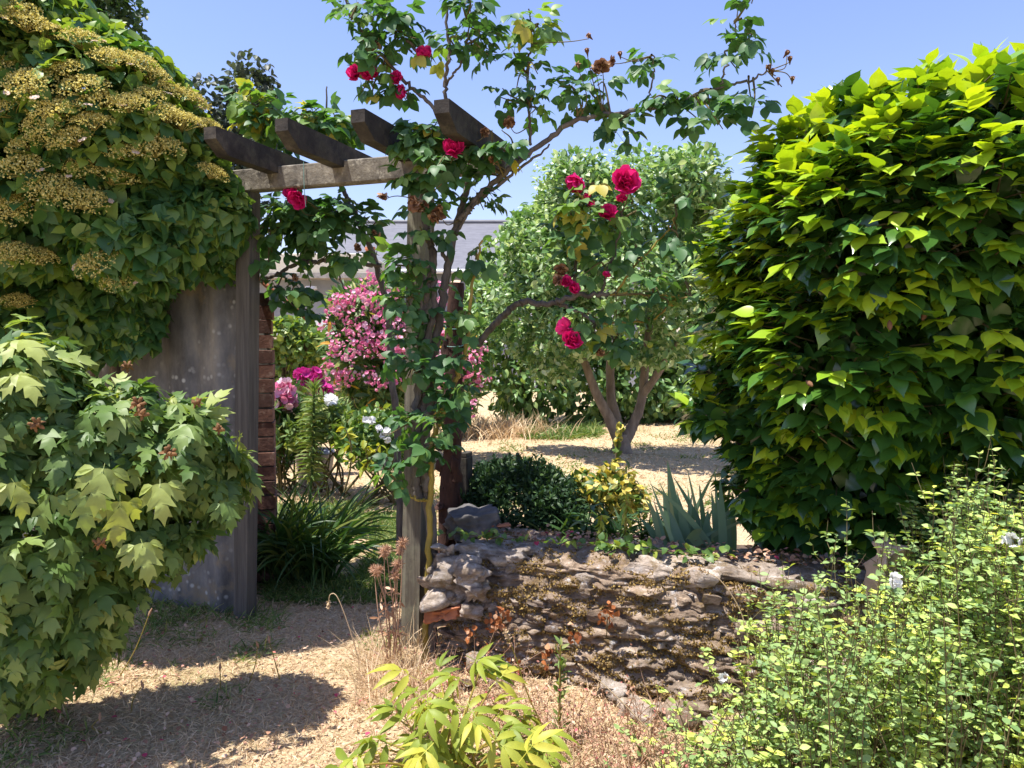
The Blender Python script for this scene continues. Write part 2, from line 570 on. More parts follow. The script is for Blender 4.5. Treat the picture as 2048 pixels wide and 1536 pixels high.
M['moss'] = leafmat('dry_moss', [(0, (.12, .075, .025)), (.6, (.25, .165, .055)), (1, (.38, .27, .10))], .9, .1, (1, 1, .6), .1, False)
M['straw'] = leafmat('straw', [(0, (.42, .29, .165)), (.5, (.62, .465, .29)), (.85, (.74, .585, .40)), (1, (.44, .40, .20))], .8, .2, (1.1, 1, .8), .2, False)
M['grass'] = leafmat('grass_green', [(0, (.06, .11, .03)), (.7, (.13, .19, .05)), (1, (.30, .30, .11))], .6, .3, (1.4, 1.4, .5), .3, False)
M['strap'] = leafmat('strap_leaf', [(0, (.035, .085, .028)), (.7, (.06, .125, .032)), (1, (.17, .2, .05))], .42, .3, (1.5, 1.6, .5), .4, False)
M['iris'] = leafmat('iris_leaf', [(0, (.11, .19, .13)), (.75, (.20, .30, .20)), (1, (.34, .34, .17))], .5, .3, (1.3, 1.4, .7), .35, False)
M['litter'] = leafmat('leaf_litter', [(0, (.22, .10, .06)), (.45, (.48, .28, .18)), (.75, (.66, .47, .34)), (.92, (.55, .2, .16)), (1, (.5, .06, .12))], .8, .15, (1, 1, 1), .2, False)
M['dryleaf'] = leafmat('dead_leaf', [(0, (.16, .05, .02)), (.6, (.42, .15, .05)), (1, (.58, .34, .2))], .75, .2, (1, 1, 1), .2, False)
M['rosemary'] = leafmat('needle_leaf', [(0, (.018, .045, .018)), (.8, (.04, .085, .03)), (1, (.10, .16, .05))], .5, .2, (1.3, 1.4, .5), .35, False)
M['gold'] = leafmat('variegated_leaf', [(0, (.06, .12, .03)), (.4, (.12, .19, .035)), (.55, (.62, .50, .08)), (1, (.78, .70, .25))], .45, .3, (1.2, 1.1, .6), .4)
M['oleander'] = leafmat('oleander_leaf', [(0, (.04, .085, .028)), (.7, (.085, .15, .045)), (.93, (.2, .24, .08)), (1, (.55, .28, .05))], .5, .3, (1.4, 1.4, .5), .4)
M['pink'] = leafmat('pink_petal', [(0, (.60, .13, .28)), (.5, (.74, .27, .42)), (1, (.86, .62, .70))], .6, .3, (1.1, 1, 1), .2, False)
M['magenta'] = leafmat('magenta_petal', [(0, (.45, .02, .22)), (1, (.62, .06, .32))], .6, .3, (1.1, 1, 1), .2, False)
M['white'] = leafmat('white_petal', [(0, (.74, .74, .74)), (1, (.82, .82, .80))], .6, .3, (1, 1, 1), .2, False)
M['lime'] = leafmat('lime_leaf', [(0, (.13, .20, .03)), (.6, (.29, .35, .045)), (1, (.48, .46, .07))], .5, .38, (1.4, 1.3, .45), .35)
M['small'] = leafmat('small_leaf', [(0, (.075, .13, .05)), (.5, (.16, .22, .08)), (.9, (.27, .33, .075)), (1, (.46, .40, .08))], .5, .35, (1.4, 1.3, .45), .35)
M['ivy'] = leafmat('ivy_leaf', [(0, (.03, .07, .02)), (.7, (.08, .14, .03)), (1, (.22, .26, .05))], .45, .3, (1.6, 1.6, .45), .4)
M['fruit'] = leafmat('fruit_leaf', [(0, (.046, .098, .03)), (.5, (.108, .185, .058)), (.8, (.22, .29, .14)), (1, (.38, .43, .28))], .38, .3, (1.4, 1.5, .7), .5)
M['hedge'] = leafmat('hedge_leaf', [(0, (.028, .062, .02)), (.6, (.08, .14, .045)), (1, (.19, .25, .09))], .4, .3, (1.5, 1.5, .5), .5)
M['fartree'] = leafmat('far_leaf', [(0, (.028, .06, .025)), (1, (.075, .13, .045))], .5, .3, (1.4, 1.5, .5), .4)
M['farred'] = leafmat('far_dark_leaf', [(0, (.03, .045, .035)), (1, (.075, .105, .065))], .5, .25, (1.3, 1.3, .6), .4)
M['slate'] = surfmat('roof_slate', [(.3, (.115, .115, .128)), (.7, (.17, .17, .188))], 3, (1, 1, 4), bump=.2, rough=.5)
M['render_grey'] = surfmat('grey_render', [(.3, (.24, .255, .29)), (.7, (.31, .325, .36))], 2, bump=.1)
M['cream'] = surfmat('cream_fascia', [(.3, (.55, .50, .40)), (.7, (.68, .63, .53))], 2, bump=.1)
M['concrete'] = surfmat('concrete_edge', [(.3, (.22, .20, .18)), (.7, (.46, .43, .40))], 6, bump=.3)
M['whitepaint'] = surfmat('white_paint', [(.3, (.74, .74, .74)), (.7, (.82, .82, .82))], 3, bump=.1, rough=.6)
M['planter'] = surfmat('planter_plastic', [(.3, (.26, .215, .17)), (.7, (.33, .28, .225))], 4, bump=.1, rough=.6)
M['lid'] = surfmat('grey_lid', [(.3, (.19, .215, .26)), (.7, (.27, .30, .35))], 4, bump=.1, rough=.4)
M['thistle'] = leafmat('dry_thistle', [(0, (.34, .18, .10)), (1, (.64, .43, .30))], .9, .2, (1, 1, 1), .1, False)
M['wire'] = surfmat('wire', [(.3, (.10, .22, .2)), (.7, (.16, .3, .27))], 4, bump=0, rough=.5)
M['pale'] = surfmat('tan_stone', [(.3, (.40, .27, .19)), (.7, (.62, .46, .34))], 10, bump=.6)

def ground_mat():
    m, nt, out = new_mat('dry_ground')
    t1 = tex(nt, 'noise', 1.1, 5, .6)
    t2 = tex(nt, 'noise', 55, 6, .7)
    c = ramp(nt, t2.outputs['Fac'], [(.28, (.24, .15, .10)), (.5, (.49, .37, .225)), (.7, (.68, .54, .36))])
    f = ramp(nt, t1.outputs['Fac'], [(.52, (0, 0, 0)), (.68, (.55, .55, .55))])
    c = mixc(nt, f, c, (.20, .20, .075))
    pb = nt.nodes.new('ShaderNodeBsdfPrincipled')
    pb.inputs['Roughness'].default_value = .95
    pb.inputs['Specular IOR Level'].default_value = .1
    nt.links.new(c, pb.inputs['Base Color'])
    b = nt.nodes.new('ShaderNodeBump')
    b.inputs['Strength'].default_value = .8
    b.inputs['Distance'].default_value = .02
    nt.links.new(t2.outputs['Fac'], b.inputs['Height'])
    nt.links.new(b.outputs[0], pb.inputs['Normal'])
    nt.links.new(pb.outputs[0], out.inputs[0])
    return m
M['ground'] = ground_mat()
M['soil'] = surfmat('bed_soil', [(.3, (.05, .035, .025)), (.7, (.16, .11, .075))], 20, bump=.8)

# ------------------------------------------------------------------ frame of the arbour and of the wall
TH = math.radians(19)
U = np.array([math.cos(TH), -math.sin(TH), 0])       # along the beam, to the right and nearer
N = np.array([-math.sin(TH), -math.cos(TH), 0])      # towards the camera
Zv = np.array([0, 0, 1.0])
A0 = np.array([-1.44, 4.05, 0])                      # foot of the left post
W0 = np.array([-.36, 3.50, 0])                       # front left foot of the stone wall
WH = .5

def sstep(a, b, x):
    t = np.clip((x - a) / (b - a), 0, 1)
    return t * t * (3 - 2 * t)

def gz(x, y):
    x, y = np.asarray(x, float), np.asarray(y, float)
    dx, dy = x - W0[0], y - W0[1]
    s = dx * U[0] + dy * U[1]
    w = -(dx * N[0] + dy * N[1])
    bed = .40 * sstep(.08, .3, w) * (1 - sstep(.9, 2.6, w)) * sstep(-.05, .35, s)
    n = (fbm(np.stack([x * 1.3, y * 1.3, x * 0], -1), 5, 3) - .5) * .10
    return bed + n * sstep(0, 1.5, np.abs(y - 0) - 0) * .8

def axis_grid(lo, hi, flo, fhi, fine, coarse):
    a = np.arange(flo, fhi + 1e-6, fine)
    l, v, st = [], flo, fine
    while v > lo:
        st = min(st * 1.25, coarse); v -= st; l.append(v)
    r, v, st = [], a[-1], fine
    while v < hi:
        st = min(st * 1.25, coarse); v += st; r.append(v)
    return np.concatenate([l[::-1], a, r])

gx = axis_grid(-150, 150, -4, 4, .06, 12)
gy = axis_grid(-40, 300, 1.2, 9, .06, 15)
X_, Y_ = np.meshgrid(gx, gy)
Zg = gz(X_, Y_)
G_ = Geo()
nx, ny = len(gx), len(gy)
i, j = np.meshgrid(np.arange(ny - 1), np.arange(nx - 1), indexing='ij')
i, j = i.ravel(), j.ravel()
G_.add(np.stack([X_, Y_, Zg], -1).reshape(-1, 3), np.stack([i * nx + j, i * nx + j + 1, (i + 1) * nx + j + 1, (i + 1) * nx + j], 1))
tag(build(G_, 'ground', M['ground']), kind='structure')
# dark garden soil sheet of the raised bed
G_ = Geo()
ss, ww = np.meshgrid(np.linspace(.1, 4.5, 70), np.linspace(.15, 1.35, 24), indexing='ij')
sp = W0[None, None] + ss[..., None] * U - ww[..., None] * N
sp[..., 2] = gz(sp[..., 0], sp[..., 1]) + .006
i, j = np.meshgrid(np.arange(69), np.arange(23), indexing='ij')
i, j = i.ravel(), j.ravel()
G_.add(sp.reshape(-1, 3), np.stack([i * 24 + j, (i + 1) * 24 + j, (i + 1) * 24 + j + 1, i * 24 + j + 1], 1))
tag(build(G_, 'garden_bed', M['soil']), kind='structure')

# ------------------------------------------------------------------ house, garage, far walls
def house():
    c = P(850, 690, 24)
    t = thing('house', 'low house with grey slate roof and white gutter behind the trees', 'house', (c[0], 24, 0))
    x0, x1 = P(655, 600, 24)[0], P(1300, 600, 24)[0]
    ze = P(850, 545, 24)[2]; zr = P(850, 452, 27.5)[2]
    g = Geo()
    box(g, ((x0 + x1) / 2, 27.5, ze / 2), ((x1 - x0) / 2 - .3, 0, 0), (0, 3.3, 0), (0, 0, ze / 2))
    for sx in (x0 + .3, x1 - .3):                     # gable triangles
        g.add([(sx, 24.2, ze), (sx, 30.8, ze), (sx, 27.5, zr - .12)], [(0, 1, 2)])
    build(g, 'wall', M['render_grey'], t, False)
    g = Geo()
    th = .12
    for yy in (23.9, 31.1):
        a = np.array([x0, yy, ze]); b = np.array([x1, yy, ze]); cc = np.array([x1, 27.5, zr]); d = np.array([x0, 27.5, zr])
        o = np.array([0, 0, th])
        g.add([a, b, cc, d, a + o, b + o, cc + o, d + o], [(0, 1, 2, 3), (4, 7, 6, 5), (0, 4, 5, 1), (1, 5, 6, 2), (3, 2, 6, 7), (0, 3, 7, 4)])
    roof = build(g, 'roof', M['slate'], t, False)
    g = Geo()
    tube(g, [(x0, 27.5, zr + .14), (x1, 27.5, zr + .14)], .09, 6)
    build(g, 'ridge', M['slate'], roof)
    g = Geo()
    tube(g, [(x0, 23.82, ze + .02), (x1, 23.82, ze + .02)], .075, 8)
    build(g, 'gutter', M['whitepaint'], t)
    for k, cx in enumerate(np.linspace(x0 + 2.4, x1 - 1.5, 4)):
        g = Geo(); box(g, (cx, 24.18, 2.0), (.5, 0, 0), (0, .03, 0), (0, 0, .55))
        build(g, 'shutter', M['whitepaint'], t, False)
    # flat-roofed garage in front
    x0, x1 = P(440, 600, 20)[0], P(742, 600, 20)[0]
    t = thing('garage', 'flat roofed grey garage with a cream fascia and small white lamp', 'garage', ((x0 + x1) / 2, 20, 0))
    z1, z2 = P(640, 548, 20)[2], P(640, 510, 20)[2]
    g = Geo()
    box(g, ((x0 + x1) / 2, 22.6, (z1 - .1) / 2), ((x1 - x0) / 2 - .15, 0, 0), (0, 2.3, 0), (0, 0, (z1 - .1) / 2))
    build(g, 'wall', M['render_grey'], t, False)
    g = Geo()
    box(g, ((x0 + x1) / 2, 22.3, (z1 + z2) / 2 + .02), ((x1 - x0) / 2, 0, 0), (0, 2.5, 0), (0, 0, (z2 - z1) / 2), .5, .02)
    build(g, 'fascia', M['cream'], t, False)
    g = Geo()
    box(g, ((x0 + x1) / 2, 22.3, z1 - .06), ((x1 - x0) / 2 + .06, 0, 0), (0, 2.58, 0), (0, 0, .075), .5, .01)
    build(g, 'roof_edge', M['concrete'], t, False)
    lp = P(627, 578, 20.2)
    lx, lz = lp[0], lp[2]
    g = Geo()
    tube(g, [(lx, 20.28, lz), (lx, 20.0, lz), (lx, 19.95, lz - .05)], .03, 8)
    tube(g, [(lx, 19.95, lz - .06), (lx, 19.95, lz - .14), (lx, 19.95, lz - .2)], [.07, .07, .05], 10)
    tube(g, [(lx, 19.95, lz - .02), (lx, 19.95, lz + .05)], [.17, .15], 12)
    build(g, 'lamp', M['whitepaint'], t)
    g = Geo()
    cp = P(763, 540, 21)
    for dz0, dz1, r0, r1 in ((0, .30, .15, .12), (.30, .36, .15, .15)):
        tube(g, [(cp[0] - .35, 21.2, z2 - .02 + dz0), (cp[0] - .35, 21.2, z2 + dz1)], [r0, r1], 12)
    build(g, 'chimney_pot', M['tile'], t)
    for k in range(3):
        g = Geo(); box(g, (P(560 + 55 * k, 600, 20)[0], 20.28, 1.15), (.28, 0, 0), (0, .02, 0), (0, 0, .55))
        build(g, 'shutter', M['concrete'], t, False)
    # white low wall
    x0, x1 = P(500, 640, 17)[0], P(690, 640, 17)[0]
    z = P(640, 634, 17)[2]
    g = Geo()
    box(g, ((x0 + x1) / 2, 17, z / 2), ((x1 - x0) / 2, 0, 0), (0, .1, 0), (0, 0, z / 2), .5, .01)
    o = build(g, 'garden_wall', M['whitepaint'], None, False, ((x0 + x1) / 2, 17, 0))
    tag(o, 'bright white low wall seen above the ivy before the garage', 'wall')
house()

# stone boundary wall with ivy on top, far left
def rough_wall(g, a, b, h, th, cell=.12, amp=.05, seed=3):
    a, b = np.asarray(a, float), np.asarray(b, float)
    L = np.linalg.norm(b - a); d = (b - a) / L; n = np.array([d[1], -d[0], 0])
    nu, nv = int(L / cell) + 1, int(h / cell) + 2
    for sgn in (1, -1):
        u, v = np.meshgrid(np.linspace(0, L, nu), np.linspace(0, h, nv), indexing='ij')
        p = a + u[..., None] * d + v[..., None] * Zv + n * (sgn * th / 2)
        p = p + n * (sgn * amp * (fbm(p * 5, seed, 3) - .5))[..., None]
        i, j = np.meshgrid(np.arange(nu - 1), np.arange(nv - 1), indexing='ij'); i, j = i.ravel(), j.ravel()
        g.add(p.reshape(-1, 3), np.stack([i * nv + j, (i + 1) * nv + j, (i + 1) * nv + j + 1, i * nv + j + 1], 1))
    box(g, (a + b) / 2 + Zv * (h - .03), d * L / 2, n * th / 2, Zv * .04)

x0, x1 = P(430, 700, 13)[0], P(760, 700, 13)[0]
t = thing('boundary_wall', 'shaded rubble boundary wall under bright ivy at far left', 'wall', ((x0 + x1) / 2, 13.2, 0))
g = Geo()
rough_wall(g, (x0, 13.2, 0), (x1, 13.2, 0), 1.62, .3)
build(g, 'masonry', M['stone'], t)
T_round = simple([.02, .30, .40, .36, .20, .01], .25, .25)
t = thing('ivy', 'yellow green ivy spilling over the far boundary wall', 'ivy', ((x0 + x1) / 2, 13.0, 0))
g = Geo()
iv = [B(560, 675, 12.9, 70, 40, .35), B(620, 690, 12.9, 60, 38, .35), B(680, 695, 12.9, 60, 40, .35), B(570, 740, 12.9, 40, 60, .25), B(490, 690, 12.9, 60, 50, .3), B(590, 655, 12.9, 40, 24, .3)]
bush(g, T_round, iv, 3000, (.09, .15), (.6, -.5, .5), (.7, .6, .4), col=(.75, .2), deep=.5)
build(g, 'foliage', M['ivy'], t)
g = Geo()
for k in range(6):
    xx = x0 + 1.0 + k * .45
    tube(g, spline([(xx, 12.99, 0), (xx + rnd(-.2, .2), 12.97, .9), (xx + rnd(-.2, .2), 12.98, 1.6)], 5), [.025, .01], 5)
build(g, 'stems', M['bark'], t)

# ------------------------------------------------------------------ trees and hedge behind
T_leaf = simple([.01, .20, .27, .20, .01], .3, .25)
T_lance = simple([.01, .10, .13, .09, .005], .25, .3)
T_small = simple([.02, .24, .20, .01], .25, .2)

def limb(g, pts, r, **k):
    tube(g, spline(pts, 8), r, 9, rough=.08, **k)

def fruit_tree():
    b = P(1245, 905, 10.3); b[2] = 0
    t = thing('fruit_tree', 'old fruit tree with forked trunk and silvery green leaves on the lawn', 'tree', b)
    g = Geo()
    D = 10.3
    limb(g, [b - [0, 0, .1], P(1243, 890, D), P(1243, 868, D)], [.165, .13, .115])
    limb(g, [P(1250, 880, D), P(1268, 845, D), P(1283, 800, D), P(1290, 735, D), P(1300, 640, D), P(1320, 480, D)], [.09, .072, .066, .06, .05, .02])
    limb(g, [P(1240, 880, D), P(1232, 835, D + .1), P(1222, 790, D + .1), P(1218, 700, D + .2), P(1200, 560, D + .2), P(1190, 420, D + .2)], [.09, .075, .065, .055, .04, .015])
    limb(g, [P(1238, 880, D), P(1215, 830, D - .1), P(1190, 780, D - .2), P(1160, 700, D - .2), P(1110, 580, D - .2)], [.09, .075, .06, .05, .02])
    limb(g, [P(1285, 790, D), P(1320, 740, D - .2), P(1380, 640, D - .2), P(1410, 520, D - .2)], [.06, .05, .035, .015])
    build(g, 'trunk', M['bark_light'], t)
    D = 9.75
    cr = [B(1170, 450, D, 85, 110, .9), B(1290, 420, D, 100, 110, 1.0), B(1260, 560, D - .2, 130, 110, 1.1), B(1115, 540, D, 70, 100, .8), B(1385, 470, D, 80, 90, .8),
          B(1340, 620, D - .2, 100, 90, .9), B(1180, 650, D - .3, 75, 60, .7), B(1300, 690, D - .3, 90, 45, .6), B(1430, 560, D, 70, 90, .7), B(1150, 375, D, 70, 65, .7), B(1385, 370, D, 65, 70, .7), B(1060, 500, D + .3, 55, 80, .5), B(1035, 610, D + .6, 60, 90, .5), B(1100, 680, D + .4, 70, 80, .5)]
    g = Geo()
    bush(g, T_leaf, cr, 20000, (.075, .13), (.6, .1, .6), (.7, .5, .5),   .45, 1.14, .45, 2.4, 3, .6, deep=.4)
    # upright shoots that break the top outline
    pos, axs, sz = [], [], []
    for k in range(150):
        px = rnd(1070, 1450); py = 330 + abs(px - 1265) * .25 + rnd(-20, 50)
        base = P(px, py + 60, D + rnd(-.5, .5)); top = P(px + rnd(-18, 18), py - rnd(15, 55), D + rnd(-.5, .5))
        for q in np.linspace(.1, 1, 16):
            pos.append(base * (1 - q) + top * q); axs.append([*R.normal(0, .8, 2), rnd(-.3, .8)]); sz.append(rnd(.06, .11) * (1.15 - .5 * q))
    n = len(pos)
    scatter(g, T_leaf, pos, axs, R.normal(0, .5, (n, 3)) + Zv, sz, np.clip(R.normal(.75, .2, n), 0, 1))
    build(g, 'crown', M['fruit'], t)
    g = Geo()
    for px, py in ((1215, 770), (1180, 330), (1220, 305)):
        pass
    fr = bpy.data.meshes.new('fruit')
    gg = Geo(); tube(gg, [(0, 0, -.035), (0, 0, -.03), (0, 0, -.01), (0, 0, .015), (0, 0, .033), (0, 0, .03)], [.008, .02, .036, .035, .02, .006], 10)
    fr = gg.mesh('fruit'); fr.materials.append(M['lime'])
    for px, py in ((1220, 655), (1300, 690), (1140, 640), (1255, 735), (1345, 655)):
        put('fruit', fr, t, surf(px, py, cr, .05)[0])
fruit_tree()

HEDGE = [('broad dark evergreen shrub closing the lawn left of the fruit tree', [B(1060, 640, 14.2, 90, 190, 1.2), B(1010, 570, 14.2, 60, 110, .8), B(1090, 480, 14.4, 80, 80, .9), B(1010, 700, 14, 65, 130, 1.0), B(1110, 560, 14.4, 90, 150, 1.0), B(1060, 770, 13.6, 95, 70, .8)], (1055, 840)),
         ('tall leafy hedge shrub in shade directly behind the fruit tree', [B(1240, 640, 15, 110, 210, 1.3), B(1290, 760, 14.6, 130, 90, 1.0), B(1180, 770, 14.4, 80, 80, .8)], (1240, 840)),
         ('hedge shrub with glossy rounded leaves between fruit tree and camellia', [B(1400, 650, 15, 120, 190, 1.3), B(1440, 760, 14.6, 120, 90, 1.0), B(1380, 790, 14.4, 80, 60, .8), B(1430, 480, 15, 90, 100, 1.0)], (1410, 840)),
         ('hedge shrub mostly hidden behind the camellia, left of its middle', [B(1580, 640, 15, 130, 190, 1.3), B(1660, 740, 14.6, 130, 90, 1.0)], (1600, 840)),
         ('hedge shrub hidden behind the camellia at far right', [B(1850, 620, 15, 170, 200, 1.3), B(1960, 740, 14.6, 150, 90, 1.0)], (1880, 840)),
         ('low mixed shrub beside the oleander at the lawn edge', [B(930, 700, 12.5, 60, 90, .7), B(960, 640, 13.6, 60, 80, .6), B(900, 760, 12.2, 60, 70, .6)], (930, 850))]
for k, (lab, bl, bp) in enumerate(HEDGE):
    b = bl[0][0].copy(); b[2] = 0
    t = thing('hedge_shrub', lab, 'shrub', b, 'shrubs at the back of the lawn')
    g = Geo()
    bush(g, T_round if k == 2 else T_leaf, bl, 1800 if k == 5 else 4200, (.13, .21), (.6, -.3, .5), (.7, .6, .45), .55, 1.06, .30, 2.0, k, .3, deep=.45)
    build(g, 'foliage', M['hedge'], t)
    g = Geo()
    for q in range(4):
        c = bl[q % len(bl)][0]
        tube(g, spline([b + [rnd(-.3, .3), rnd(-.2, .2), 0], (b + c) / 2 + R.normal(0, .1, 3), c], 5), [.07, .02], 6)
    build(g, 'trunk', M['bark'], t)

def far_tree(lab, bl, base, n, size, mat, gap, tpl=T_leaf, lo=.3):
    b = np.array(base, float)
    t = thing('garden_tree', lab, 'tree', b)
    g = Geo()
    bush(g, tpl, bl, n, size, (.6, -.1, .7), (.7, .4, .6), lo, 1.1, gap, 2.2, 9, .8, deep=.25)
    build(g, 'crown', mat, t)
    g = Geo()
    top = bl[0][0]
    tube(g, spline([b, b * .5 + top * .5 + [.1, 0, 0], top], 8), [.16, .05], 9)
    for c, r in bl[1:]:
        q = b * .45 + top * .55
        tube(g, spline([q, (q + c) / 2 + [0, 0, .1], c], 5), [.06, .012], 6)
    build(g, 'trunk', M['bark'], t)
p = P(480, 690, 15)
far_tree('slender dark tree with loose crown behind the arbour', [B(500, 170, 15, 50, 60, .6), B(430, 230, 15, 60, 70, .7), B(500, 290, 15, 70, 70, .7), B(470, 380, 15, 80, 80, .8), B(530, 200, 15, 30, 60, .4), B(420, 300, 15, 50, 60, .6)],
         (p[0], 15, 0), 2600, (.14, .2), M['farred'], .42)
p = P(120, 690, 9)
far_tree('big green tree rising behind the top of the hydrangea', [B(100, 40, 9, 130, 110, 1.0), B(220, 60, 9, 60, 75, .6), B(20, 60, 9, 120, 120, 1.0), B(190, -30, 9, 90, 80, .7), B(100, 220, 9, 140, 120, .9)],
         (p[0], 9, 0), 4200, (.09, .15), M['fartree'], .36)

# ------------------------------------------------------------------ oleander and the flower bed on the left of the lawn
def cluster_mesh(name, mat, n=26, r=.16, ps=.06, flat=.8):
    g = Geo()
    tp = simple([.06, .38, .5, .3], .1, -.25)
    for k in range(n):
        u = nz(R.normal(0, 1, 3)); c = u * r * rnd(.3, 1) * np.array([1, 1, flat])
        ax = nz(u + R.normal(0, .3, 3))
        x = nz(np.cross(ax, R.normal(0, 1, 3))); y = np.cross(ax, x)
        th = np.arange(5) / 5 * 2 * math.pi + rnd(0, 1)
        A = np.cos(th)[:, None] * x + np.sin(th)[:, None] * y + ax * .35
        scatter(g, tp, np.repeat(c[None], 5, 0), A, np.repeat(ax[None], 5, 0), ps, np.clip(R.normal(.5, .25), 0, 1))
    m = g.mesh(name); m.materials.append(mat)
    return m

def oleander():
    D = 9.6
    b = P(760, 900, D); b[2] = 0
    t = thing('oleander', 'oleander bush covered in pink flower clusters beyond the arbour', 'shrub', b)
    bl = [B(760, 620, D, 80, 70, .7), B(720, 700, D, 70, 90, .7), B(800, 720, D, 80, 110, .8), B(890, 720, D, 70, 90, .6), B(760, 800, D, 90, 60, .6), B(910, 790, D - .2, 60, 60, .5), B(700, 620, D, 50, 50, .5)]
    g = Geo()
    bush(g, T_lance, bl, 4200, (.16, .25), (.8, .15, .45), (.6, .5, .5), .4, 1.05, .3, 3, 4, .5, deep=.3)
    build(g, 'foliage', M['oleander'], t)
    g = Geo()
    for k in range(10):
        c = bl[k % 7][0]
        tube(g, spline([b + [rnd(-.3, .3), rnd(-.2, .2), 0], (b + c) / 2 + R.normal(0, .12, 3), c + R.normal(0, .15, 3)], 5), [.03, .01], 5)
    build(g, 'stems', M['twig'], t)
    ms = [cluster_mesh('flower_cluster', M['pink'], 24, .19, .034) for k in range(4)]
    pts = [(745, 560), (720, 585), (685, 605), (665, 620), (700, 640), (655, 655), (735, 600), (775, 590), (690, 600), (760, 630), (800, 640), (730, 655), (700, 665), (715, 690), (745, 680), (775, 660), (668, 690), (670, 705), (660, 740), (703, 708), (735, 695), (765, 690), (780, 705), (800, 690), (680, 755), (740, 752), (762, 765), (705, 750), (880, 590), (885, 670), (878, 740), (880, 720), (930, 740), (945, 720), (960, 760), (935, 800), (935, 815), (860, 640), (900, 760), (960, 700), (810, 720), (820, 650), (790, 760)]
    for k, (px, py) in enumerate(pts):
        q, nn = surf(px, py, bl, .10)
        put('flower_cluster', ms[k % 4], t, q, tuple(R.uniform(0, 6, 3)), rnd(.65, 1.05))
oleander()

def phlox(lab, mat, heads, D, basepx, n):
    b = P(basepx, 900, D); b[2] = gz(b[0], b[1])
    t = thing('phlox', lab, 'flower', b)
    gs, gl = Geo(), Geo()
    mm = cluster_mesh('flower_head', mat, n, .11, .05)
    for px, py in heads:
        q = P(px, py, D)
        tube(gs, spline([b + [rnd(-.05, .05), 0, 0], (b + q) / 2 + R.normal(0, .03, 3), q], 5), [.012, .006], 5)
        for s in np.linspace(.15, .95, 16):
            for e in (-1, 1):
                pp = b * (1 - s) + q * s
                scatter(gl, T_lance, [pp], [[e * rnd(.5, 1), rnd(-.7, .7), .2]], [[0, 0, 1]], rnd(.10, .16), rnd(0, .6))
        put('flower_head', mm, t, q, tuple(R.uniform(0, 6, 3)), rnd(.9, 1.1))
    build(gs, 'stems', M['twig'], t); build(gl, 'foliage', M['strap'], t)
phlox('phlox with rose pink heads close beside the brick pillar', M['pink'], [(548, 792), (565, 785), (575, 800), (556, 800)], 7.4, 560, 22)
phlox('phlox with magenta heads in shade left of the oleander', M['magenta'], [(608, 752), (628, 752), (634, 772), (645, 783)], 8.6, 630, 20)

def spire():
    D = 7.0
    b = P(618, 980, D); b[2] = gz(b[0], b[1])
    t = thing('lily_plant', 'tall green stem with whorled narrow leaves and no flower', 'plant', b)
    q = P(628, 770, D)
    g = Geo(); tube(g, spline([b, (b + q) / 2 + [.02, 0, 0], q], 6), [.014, .008], 6); build(g, 'stem', M['strap'], t)
    g = Geo(); n = 190
    s = np.linspace(.2, 1.0, n); th = np.arange(n) * 2.4
    blades(g, b + (q - b) * s[:, None], np.stack([np.cos(th), np.sin(th), .3 + 1.2 * (s > .9)], 1), .20 * (1.05 - .45 * s), .02, .9, rnd(.3, 1, n), 4)
    build(g, 'foliage', M['grass'], t)
spire()

